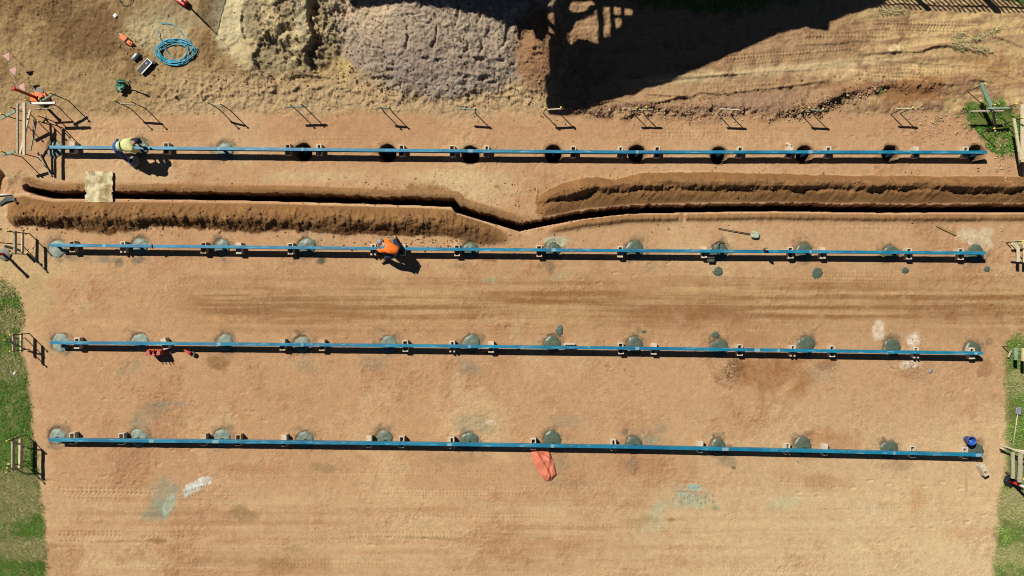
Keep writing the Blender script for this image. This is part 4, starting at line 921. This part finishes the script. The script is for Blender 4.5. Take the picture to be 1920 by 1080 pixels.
o = MB().tube([G(232, 299) + Vector((0, 0, .04)), G(250, 312) + Vector((0, 0, .04)), G(262, 320) + Vector((0, 0, .03))], .014, 7).build('wooden_stick', M['wood']); tag(o, 'thin pale stick on the ground beside the grey tub', 'stick')
# scraps on the ground
for px, py, s_, m, lb in ((28, 700, .09, 'white', 'small white paper scrap on the left turf below the third hurdle'), (1745, 695, .10, 'grey', 'pale blue grey stone chip right of the gravel pile'), (1822, 861 + 2, .05, 'stone', 'small dark stone near the right end of the lowest beam')):
    o = MB().lathe([(.001, 0), (s_ * .8, .0), (s_, .02), (s_ * .6, .045), (.001, .05)], (0, 0, 0), 6).build('scrap', M[m]); o.location = G(px, py); o.scale = (1, .6, 1); o.rotation_euler = (0, 0, 1.2); tag(o, lb, 'scrap')
# bundle of dark cable and white pipe at far left
mm_ = MB()
for k in range(6): mm_.tube([G(0, 386 - k) + Vector((0, 0, .03)), G(14, 378 - k * 1.6) + Vector((0, 0, .07)), G(28, 376 - k * 1.4) + Vector((0, 0, .08)), G(37, 379 + k) + Vector((0, 0, .05))], .014, 6)
o = mm_.build('cable_bundle', mat('grey_cable', alb(96, 104, 96), .6), None, True); tag(o, 'bundle of grey cables at the left edge above the spoil ridge', 'cable bundle')
o = MB().tube([G(-8, 366) + Vector((0, 0, .05)), G(22, 365.5) + Vector((0, 0, .04))], [.035, .02], 8).build('white_pipe', M['white'], None, True); tag(o, 'white pipe end poking in at the left edge beside the trench', 'pipe')

# ------------------------------------------------------------------ workers
def skin(name, chains, m, parent, org, sub=2, scale=1.0):
    """chains: lists of (point, radius) sharing joints; one continuous skinned surface"""
    vid = {}; vs = []; rs = []; es = set()
    for ch in chains:
        prev = None
        for p, r in ch:
            key = tuple(round(c, 4) for c in p)
            if key not in vid: vid[key] = len(vs); vs.append(Vector(p) - org); rs.append(r * scale)
            i = vid[key]
            if prev is not None and prev != i: es.add((min(prev, i), max(prev, i)))
            prev = i
    me = bpy.data.meshes.new(name); me.from_pydata([tuple(v) for v in vs], list(es), []); me.update()
    o = bpy.data.objects.new(name, me); COL.objects.link(o)
    sm = o.modifiers.new('skin', 'SKIN'); sm.use_smooth_shade = True
    if not me.skin_vertices: 
        me.update()
    sd = me.skin_vertices[0].data
    for i, r in enumerate(rs): sd[i].radius = (r, r); sd[i].use_root = (i == 0); sd[i].use_loose = False
    if sub: s2 = o.modifiers.new('sub', 'SUBSURF'); s2.levels = sub; s2.render_levels = sub
    me.materials.append(m); o.parent = parent
    return o
def lerp(a, b, t): return a * (1 - t) + b * t
def worker(J, label, shirt, trouser, boot, glove, hatm, tape=None, wide=False):
    j = {k: P(*v) for k, v in J.items()}
    org = (j['toeL'] + j['toeR']) / 2; org.z = 0
    e = empty('person', org, label, 'person')
    # body
    torso = [(j['pelvis'], .12), (lerp(j['pelvis'], j['chest'], .5), .115), (j['chest'], .135), (j['neck'], .06), (lerp(j['neck'], j['head'], .5), .06), (j['head'], .098)]
    body = [torso]
    for s in 'LR':
        body.append([(j['chest'], .135), (j['sh' + s], .06), (j['el' + s], .043), (lerp(j['el' + s], j['ha' + s], .85), .03), (j['ha' + s], .036)])
        body.append([(j['pelvis'], .12), (j['hip' + s], .095), (j['kn' + s], .062), (j['an' + s], .042), (j['toe' + s], .036)])
    b = skin('body', body, M['skin'], e, org)
    # clothes
    sh = [[(lerp(j['pelvis'], j['chest'], -.02), .16), (lerp(j['pelvis'], j['chest'], .15), .175), (lerp(j['pelvis'], j['chest'], .5), .185), (j['chest'], .20), (lerp(j['chest'], j['neck'], .75), .095)]]
    for s in 'LR': sh.append([(j['chest'], .20), (j['sh' + s], .10), (j['el' + s], .062), (lerp(j['el' + s], j['ha' + s], .75), .048)])
    so_ = skin('shirt', sh, shirt, e, org)
    tr = []
    seat = lerp(j['pelvis'], j['chest'], -.55 if j['pelvis'].z > .8 else -.3); pv = lerp(j['pelvis'], j['chest'], .12)
    tr.append([(pv, .165), (j['pelvis'], .175), (seat, .09)])
    for s in 'LR': tr.append([(j['pelvis'], .175), (j['hip' + s], .135), (lerp(j['hip' + s], j['kn' + s], .5), .10), (j['kn' + s], .082), (lerp(j['kn' + s], j['an' + s], .9), .064)])
    skin('trousers', tr, trouser, e, org)
    for s in 'LR':
        d = (j['toe' + s] - j['an' + s]); d.z = 0
        heel = j['an' + s] - d * .35; heel.z = .05; toe = j['toe' + s].copy(); toe.z = .045
        skin('boot', [[(heel, .048), (lerp(heel, toe, .5), .052), (toe, .044)], [(lerp(heel, toe, .5), .052), (j['an' + s] + Vector((0, 0, .06)), .056)]], boot, e, org)
        # hand: palm, four fingers and a thumb
        fw = (j['ha' + s] - j['el' + s]).normalized(); up = Vector((0, 0, 1)); sd = fw.cross(up); sd = sd.normalized() if sd.length > .1 else Vector((1, 0, 0)); nn = sd.cross(fw)
        w0 = j['ha' + s]; pal = w0 + fw * .08; ch = [[(w0, .030), (pal, .040)]]
        for f in range(4):
            o0 = (f - 1.5) * .022; L = (.068, .078, .072, .055)[f]
            k0 = pal + sd * o0; k1 = k0 + fw * L * .55 - nn * .012; k2 = k1 + fw * L * .35 - nn * .035
            ch.append([(pal, .040), (k0 + fw * .018, .011), (k1, .0095), (k2, .008)])
        t0 = w0 + fw * .03 + sd * .04; ch.append([(w0, .030), (t0, .013), (t0 + fw * .04 + sd * .02 - nn * .01, .010)])
        skin('glove' if glove is not M['skin'] else 'hand', ch, glove, e, org, 1)
    # face and cap
    hd = j['head']; fd = (j['head'] - j['neck']).normalized(); q = fd.to_track_quat('Z', 'Y').to_matrix()
    rot = Vector((0, 0, 1)).rotation_difference(J.get('_crown', fd)).to_matrix() if '_crown' in J else Vector((0, 0, 1)).rotation_difference((fd + Vector((0, 0, 1.1))).normalized()).to_matrix()
    hm_ = MB(); hm_.lathe([(.108, -.01), (.112, .03), (.10, .075), (.06, .115), (.012, .128), (.001, .128)], hd - org, 20, rot)
    cap = hm_.build('cap', hatm, e, True)
    br_ = MB(); fwd = Vector((fd.x, fd.y, 0)).normalized() if Vector((fd.x, fd.y, 0)).length > .1 else Vector((1, 0, 0))
    vs = []
    for zz in (0, -.008):
        for k in range(9):
            a = -1.2 + 2.4 * k / 8; dr = Matrix.Rotation(a, 3, 'Z') @ fwd
            vs += [hd - org + rot @ (dr * .10 + Vector((0, 0, zz))), hd - org + rot @ (dr * (.10 + .085 * math.cos(a * 1.1)) + Vector((0, 0, zz - .015)))]
    fs = [(2 * k, 2 * k + 1, 2 * k + 3, 2 * k + 2) for k in range(8)]; fs += [tuple(x + 18 for x in reversed(f)) for f in fs] + [(2 * k + 1, 2 * k + 19, 2 * k + 21, 2 * k + 3) for k in range(8)]
    br_.add(vs, fs).build('peak', hatm, cap, True)
    nose = MB(); face = hd - org + fwd * .09 - Vector((0, 0, .035))
    nose.lathe([(.001, .02), (.012, .01), (.015, -.01), (.001, -.02)], face + fwd * .008, 8).build('nose', M['skin'], e, True)
    sdx = fwd.cross(Vector((0, 0, 1)))
    for s_ in (-1, 1):
        MB().lathe([(.001, .01), (.009, .005), (.009, -.005), (.001, -.01)], face + sdx * .03 * s_ + Vector((0, 0, .025)), 8).build('eye', M['black'], e, True)
        MB().lathe([(.001, .03), (.014, .015), (.012, -.02), (.001, -.03)], hd - org + sdx * .10 * s_ - Vector((0, 0, .015)), 8).build('ear', M['skin'], e, True)
    if tape:
        ax = (j['chest'] - j['pelvis']); L = ax.length; ax.normalize(); rt_ = Vector((0, 0, 1)).rotation_difference(ax).to_matrix()
        for t in tape: MB().lathe([(.20 + .012 * t, -.028), (.20 + .012 * t, .028)], lerp(j['pelvis'], j['chest'], t) - org, 26, rt_).build('reflective_band', M['reflect'], so_, True)
    return e
J1 = dict(pelvis=(222, 275, .86), chest=(241, 272, .98), neck=(251, 268, .94), head=(257, 265, .86), hipL=(219, 282, .82), hipR=(218, 270, .82),
          knL=(229, 291, .45), anL=(236, 300, .1), toeL=(246, 301, .04), knR=(230, 267, .45), anR=(240, 262, .1), toeR=(250, 259, .04),
          shL=(246, 280, .95), elL=(254, 284, .72), haL=(262, 281, .44), shR=(244, 263, .95), elR=(250, 260, .72), haR=(262, 272, .44))
worker(J1, 'worker in a yellow high-visibility shirt and blue trousers bending over the topmost beam', M['hivisy'], M['jeans'], M['boot'], M['navy'], M['navy'], tape=(.45,))
J2 = dict(pelvis=(746, 471, .72), chest=(729, 464, .86), neck=(720, 458, .84), head=(714, 454, .80), hipL=(742, 477, .66), hipR=(746, 464, .66),
          knL=(725, 482, .52), anL=(723, 486, .1), toeL=(715, 494, .04), knR=(741, 453, .48), anR=(742, 449, .1), toeR=(739, 441, .04),
          shL=(723, 469, .82), elL=(713, 471, .58), haL=(707, 467, .42), shR=(727, 455, .82), elR=(719, 451, .60), haR=(711, 459, .42))
w2_ = worker(J2, 'worker in an orange high-visibility shirt and grey cap crouching over the second beam', M['hiviso'], M['navy'], M['boot'], M['skin'], M['grey'])
# dark logo patch on the orange back: stacked lines of print
c0 = P(735, 464.5, 1.035) - w2_.location; rr = Matrix.Rotation(-.42, 3, 'Z'); mm_ = MB()
for k in range(3): mm_.box(c0 + rr @ Vector((.0 + .01 * k, .02 - .02 * k, -.0)), (.12 - .03 * (k == 1), .012, .01), rr)
# ------------------------------------------------------------------ loose stones and clods
PHI = (1 + 5 ** .5) / 2
ico = np.array([(-1, PHI, 0), (1, PHI, 0), (-1, -PHI, 0), (1, -PHI, 0), (0, -1, PHI), (0, 1, PHI), (0, -1, -PHI), (0, 1, -PHI), (PHI, 0, -1), (PHI, 0, 1), (-PHI, 0, -1), (-PHI, 0, 1)]) / 1.9
icf = [(0, 11, 5), (0, 5, 1), (0, 1, 7), (0, 7, 10), (0, 10, 11), (1, 5, 9), (5, 11, 4), (11, 10, 2), (10, 7, 6), (7, 1, 8), (3, 9, 4), (3, 4, 2), (3, 2, 6), (3, 6, 8), (3, 8, 9), (4, 9, 5), (2, 4, 11), (6, 2, 10), (8, 6, 7), (9, 8, 1)]
def stones(name, m, regions, label, seed):
    rs = np.random.RandomState(seed); V_ = []; F_ = []
    for (cx, cy, rx, ry, rot, cnt, s0, s1) in regions:
        a = math.radians(rot)
        for _ in range(cnt):
            g1, g2 = rs.normal(size=2) * .5
            px = cx + g1 * rx * math.cos(a) - g2 * ry * math.sin(a); py = cy + g1 * rx * math.sin(a) + g2 * ry * math.cos(a)
            if not (-30 < px < 1950 and -40 < py < 1120): continue
            z = zat(px, py)
            if z < -.03: continue
            s = s0 + (s1 - s0) * rs.rand() ** 2.5
            v = ico * (1 + rs.uniform(-.25, .25, (12, 1))) * np.array((rs.uniform(.7, 1.2), rs.uniform(.6, 1.0), rs.uniform(.45, .8))) * s
            t = rs.rand() * 6.28; R2 = np.array(((math.cos(t), -math.sin(t), 0), (math.sin(t), math.cos(t), 0), (0, 0, 1)))
            v = v @ R2.T + np.array(((px - 960) / PPM, (540 - py) / PPM, z + s * .2))
            n = len(V_) * 12; V_.append(v); F_ += [tuple(i + n for i in f) for f in icf]
    o = mesh(name, np.concatenate(V_), F_, m); tag(o, label, 'stones', kind='stuff'); return o
stones('loose_stones', mat('pale_pebbles', alb(206, 176, 140), .9, alb(150, 112, 82), 3, .9), [
    (960, 700, 900, 380, 0, 2600, .006, .024), (1750, 235, 90, 34, 15, 260, .012, .05), (1880, 300, 16, 60, 0, 130, .015, .05), (1250, 210, 220, 12, 0, 260, .015, .05),
    (1400, 222, 200, 14, 0, 120, .015, .045), (1540, 200, 70, 14, -12, 170, .02, .06), (1620, 180, 60, 10, -25, 90, .015, .05), (1706, 692, 44, 22, 10, 420, .010, .03), (1712, 640, 26, 24, 0, 120, .008, .02),
    (1555, 688, 34, 26, 0, 200, .008, .022), (1850, 690, 30, 30, 0, 200, .008, .02), (1370, 700, 14, 26, 20, 120, .012, .04), (1184, 874, 20, 24, 0, 90, .008, .022), (1855, 640, 12, 14, 0, 40, .01, .03), (1890, 480, 24, 50, 0, 90, .012, .04),
    (700, 200, 420, 14, 0, 260, .010, .035), (660, 150, 120, 40, 0, 160, .012, .05), (900, 175, 220, 30, 0, 260, .012, .045), (1540, 880, 60, 14, 0, 60, .008, .02), (50, 465, 26, 30, 0, 60, .01, .035), (240, 85, 40, 24, 30, 70, .012, .04)],
    'scattered pale stones and pebbles over the bare earth', 11)
stones('earth_clods', mat('brown_clods', alb(150, 112, 78), .95, alb(110, 78, 52), 3, .9), [
    (1540, 196, 80, 20, -12, 240, .02, .07), (1230, 205, 120, 10, 0, 160, .02, .055), (1330, 185, 160, 10, -12, 120, .015, .05), (1700, 160, 120, 20, 0, 160, .015, .05), (560, 140, 180, 34, 0, 280, .012, .05), (600, 90, 90, 80, 0, 260, .010, .045),
    (1040, 130, 50, 110, 0, 260, .012, .04), (1080, 190, 80, 24, 0, 180, .012, .04), (200, 90, 300, 120, 0, 520, .008, .03), (480, 430, 700, 12, 0, 260, .012, .04), (500, 408, 760, 34, 0, 700, .012, .05), (1420, 345, 760, 30, 0, 700, .010, .042), (1300, 408, 500, 10, 0, 160, .010, .03), (820, 455, 200, 18, 0, 160, .014, .045), (500, 350, 760, 8, 0, 160, .008, .025)],
    'dark earth clods along the banks, heaps and spoil ridges', 12)
stones('gravel', mat('grey_gravel', alb(170, 150, 130), .95, alb(120, 102, 92), 3, .9), [(800, 90, 200, 110, 0, 1500, .010, .034), (700, 70, 60, 90, 0, 260, .010, .04), (760, 165, 160, 22, 0, 160, .014, .05)],
    'loose grey gravel over the grey heap', 13)

# ------------------------------------------------------------------ grass
def grass(name, regs, label, seed, cols):
    rs = np.random.RandomState(seed); VV = []; CC = []
    tot = 0
    for msk, (x0, x1, y0, y1), cnt, L0, L1 in regs:
        px = rs.uniform(x0, x1, cnt); py = rs.uniform(y0, y1, cnt)
        ii = np.searchsorted(ux, px).clip(0, nx - 1); jj = np.searchsorted(vy, py).clip(0, ny - 1)
        cl = vn(px / 7, py / 7, 91); keep = (msk[jj, ii] > rs.rand(cnt) * .9) & (rs.rand(cnt) < .35 + 1.1 * cl)
        px, py, ii, jj = px[keep], py[keep], ii[keep], jj[keep]; n = len(px); cl = cl[keep]
        z = Z[jj, ii]; a = rs.rand(n) * 6.283; L = L0 + (L1 - L0) * rs.rand(n); wd = .006 + .006 * rs.rand(n); ln = rs.uniform(.3, 1.1, n)
        bx = (px - 960) / PPM; by = (540 - py) / PPM
        b = np.stack([bx, by, z], 1); d = np.stack([np.cos(a), np.sin(a), 0 * a], 1); s = np.stack([-np.sin(a), np.cos(a), 0 * a], 1) * wd[:, None]
        mid = b + d * (L * ln * .35)[:, None] + np.array((0, 0, 1)) * (L * .6)[:, None]
        tip = b + d * (L * ln)[:, None] + np.array((0, 0, 1)) * (L * .75)[:, None]
        VV.append(np.stack([b - s, b + s, mid + s * .8, mid - s * .8, tip], 1))
        dr = dry[jj, ii]; t = (rs.rand(n) < .10 + .7 * dr)
        g1 = np.array(alb(*cols[0])); g2 = np.array(alb(*cols[1])); g3 = np.array(alb(*cols[2]))
        mixv = np.clip(vn(px / 16, py / 16, 92) * .8 + .3 * rs.rand(n), 0, 1)[:, None]
        c = g1 * (1 - mixv) + g2 * mixv; c = np.where(t[:, None], g3 * rs.uniform(.6, 1.0, n)[:, None], c)
        CC.append(np.repeat(c[:, None, :], 5, 1))
    Vv = np.concatenate(VV).reshape(-1, 3); Cc = np.concatenate(CC).reshape(-1, 3); n = len(Vv) // 5
    base = np.arange(n) * 5
    me = bpy.data.meshes.new(name)
    F4 = np.stack([base, base + 1, base + 2, base + 3], 1).tolist(); F3 = np.stack([base + 3, base + 2, base + 4], 1).tolist()
    me.from_pydata(Vv.tolist(), [], F4 + F3); me.update()
    ca = me.color_attributes.new('blade', 'FLOAT_COLOR', 'POINT'); ca.data.foreach_set('color', np.concatenate([Cc, np.ones((len(Cc), 1))], 1).astype(np.float32).ravel())
    me.materials.append(mat('grass_blades', (0, 0, 0), .7, (.8, .8, .8), 6, .3, attr='blade', spec=.2))
    o = bpy.data.objects.new(name, me); COL.objects.link(o); tag(o, label, 'grass', kind='stuff')
gc = [(62, 130, 34), (118, 176, 58), (206, 190, 134)]
grass('turf', [(grassL, (-40, 110, 500, 1120), 46000, .03, .085)], 'green and straw turf strip along the left side of the pad', 1, gc)
grass('turf', [(grassR * (.12 + .88 * ss(vn(U / 12, V / 12, 95) + .3 * f9, .38, .6)), (1850, 1960, 610, 1120), 26000, .03, .08)], 'patchy green turf strip along the right side of the pad', 2, [(92, 154, 46), (152, 194, 80), (216, 200, 146)])
grass('turf', [(grassT * ss(vn(U / 12, V / 12, 96), .3, .55), (1790, 1960, 150, 300), 12000, .04, .11)], 'bright green grass patch around the frame at upper right', 3, gc)
grass('turf', [(grassN, (1150, 1560, -50, 30), 12000, .04, .12), (grassN2, (1840, 1960, -50, 30), 5000, .04, .12)], 'grass along the top edge under the building shadow', 4, gc)
strw = np.clip(ell(1800, 78, 12, 16, .5, .5) + ell(1848, 66, 26, 5, .5, .5, -22) + ell(1832, 93, 26, 5, .5, .5, 8) + ell(1668, 22, 18, 8, .5, .5), 0, 1)
dry = np.maximum(dry, strw * 1.4)
grass('dry_weeds', [(strw, (1640, 1890, 0, 120), 16000, .06, .16)], 'pale dry weeds on the road at the upper right', 5, [(150, 160, 100), (190, 180, 130), (232, 216, 160)])
wd_ = np.clip(ell(1650, 174, 5, 8, .4, .4) + ell(945, 140, 5, 5, .4, .4) + ell(1757, 226, 5, 6, .4, .4) + ell(828, 206, 7, 4, .4, .4) + ell(370, 212, 4, 3, .4, .4) + ell(1787, 190, 4, 3, .4, .4), 0, 1)
dry = dry * 0
grass('weed_tufts', [(wd_, (1640, 1800, 160, 240), 5000, .03, .07), (wd_, (360, 960, 130, 215), 16000, .03, .06)], 'small green weed tufts scattered on the upper strip', 6, gc)

# ------------------------------------------------------------------ shadow-cut stand-in building, and fence, beyond the top edge (seen only by their shadows)
ZR = 6.0; SH = 37 * ZR
outer = [(655, -330), (655, 0), (661, 15), (700, 11), (762, 4), (800, 9), (825, 16), (850, 15), (900, 26), (930, 37), (949, 44), (949, 74), (955, 50), (970, 46), (973, 76), (980, 56), (1000, 55), (1004, 72), (1018, 78), (1026, 62), (1033, 70), (1033, 140), (1023, 145), (1024, 190), (1030, 214), (1062, 216), (1100, 205), (1150, 186), (1208, 165), (1255, 153), (1330, 118), (1400, 88), (1440, 70), (1475, 57), (1510, 50), (1552, 57), (1555, 40), (1600, 24), (1650, 11), (1665, -5), (1665, -330)]
holes = [[(1060, 89), (1064, 62), (1078, 42), (1098, 31), (1113, 26), (1121, 12), (1123, 82), (1085, 73)], [(1131, 12), (1145, 13), (1145, 68), (1131, 72)], [(1150, 12), (1165, 13), (1165, 29), (1150, 29)], [(1151, 34), (1167, 34), (1166, 48), (1155, 57)], [(1170, 15), (1188, 17), (1186, 30), (1170, 30)], [(1027, 24), (1040, 22), (1040, 66), (1028, 60)], [(1024, 15), (1040, -8), (1046, -8), (1036, 15)], [(1070, 4), (1108, 0), (1116, 8), (1096, 22), (1074, 24), (1066, 16)]]
def flatp(p):
    g = np.array(p, float)
    if p[1] < -100: return p
    for _ in range(6):
        z = max(0.0, np.mean([zat(g[0] + dx, g[1] + dy) for dx in (-4, 0, 4) for dy in (-4, 0, 4)]))
        g = np.array((p[0] + .0417 * z * (960 - p[0]), p[1] + .0417 * z * (540 - p[1])))
    return (g[0] + 37 * z, g[1] + 37 * z)
outer = [flatp(p) for p in outer[:1] + [(655, -40)] + outer[1:]]; holes = [[flatp(p) for p in h] for h in holes]
def inv(p): return Vector(((p[0] - SH - 960) / PPM, (540 - (p[1] - SH)) / PPM, 0))
loops = [[inv(p) for p in outer]] + [[inv(p) for p in h] for h in holes]
tris = tessellate_polygon(loops); flat = [p for l in loops for p in l]; n = len(flat)
vs = [Vector((p.x, p.y, ZR + .04)) for p in flat] + [Vector((p.x, p.y, ZR - .04)) for p in flat]
fs = []
for t in tris:
    a, b, c = (vs[i] for i in t); f = tuple(t)
    if (b - a).cross(c - a).z < 0: f = f[::-1]
    fs.append(f); fs.append(tuple(i + n for i in reversed(f)))
k = 0
for l in loops:
    m_ = len(l)
    for i in range(m_): a = k + i; b = k + (i + 1) % m_; fs.append((a, b, b + n, a + n))
    k += m_
e = empty('building', Vector(((1100 - 960) / PPM, 18, 0)), 'unseen stand-in building beyond the top edge, top plate cut to cast the big shadow', 'building'); og = e.location.copy()
mesh('shadow_roof', [v - og for v in vs], fs, M['shadow_roof'], e)  # added plate, outline and gaps cut to cast the wanted shadow
for (px, py) in ((850, -130), (1100, -130), (1350, -205)):
    c = Vector(((px - 960) / PPM, (540 - py) / PPM, ZR / 2 - .03)) - og; MB().box(c, (.12, .12, ZR - .1)).build('post', M['wall'], e)
wl = MB().box(Vector(((960 - 960) / PPM, (540 + 540) / PPM, ZR / 2)) - og, (17.5, .2, ZR - .1)); wl.build('wall', M['wall'], e)
# picket fence whose shadow falls at the top right
e = empty('picket_fence', Vector(((1760 - 960) / PPM, (540 + 18) / PPM, 0)), 'slatted fence just beyond the top right edge casting slanted shadows', 'fence'); og = e.location.copy()
def fy_(x): return -21 + (x - 1600) * .032
m_ = MB()
for k in range(46):
    x = 1590 + k * 9.2; p = Vector(((x - 960) / PPM, (540 - fy_(x)) / PPM, 0)) - og; m_.box(p + Vector((0, 0, .53)), (.056, .012, .94))
m_.build('pickets', M['wood'], e)
a = Vector(((1586 - 960) / PPM, (540 - fy_(1586)) / PPM + .03, .0)) - og; b = Vector(((2010 - 960) / PPM, (540 - fy_(2010)) / PPM + .03, .0)) - og
for z in (.25, .78): MB().bar(a + Vector((0, 0, z)), b + Vector((0, 0, z)), .02, .05).build('rail', M['wood'], e)
for x in (1700, 1832, 1960):
    p = Vector(((x - 960) / PPM, (540 - fy_(x)) / PPM + .08, .55)) - og; MB().box(p, (.16, .1, 1.1)).build('post', M['wood'], e)
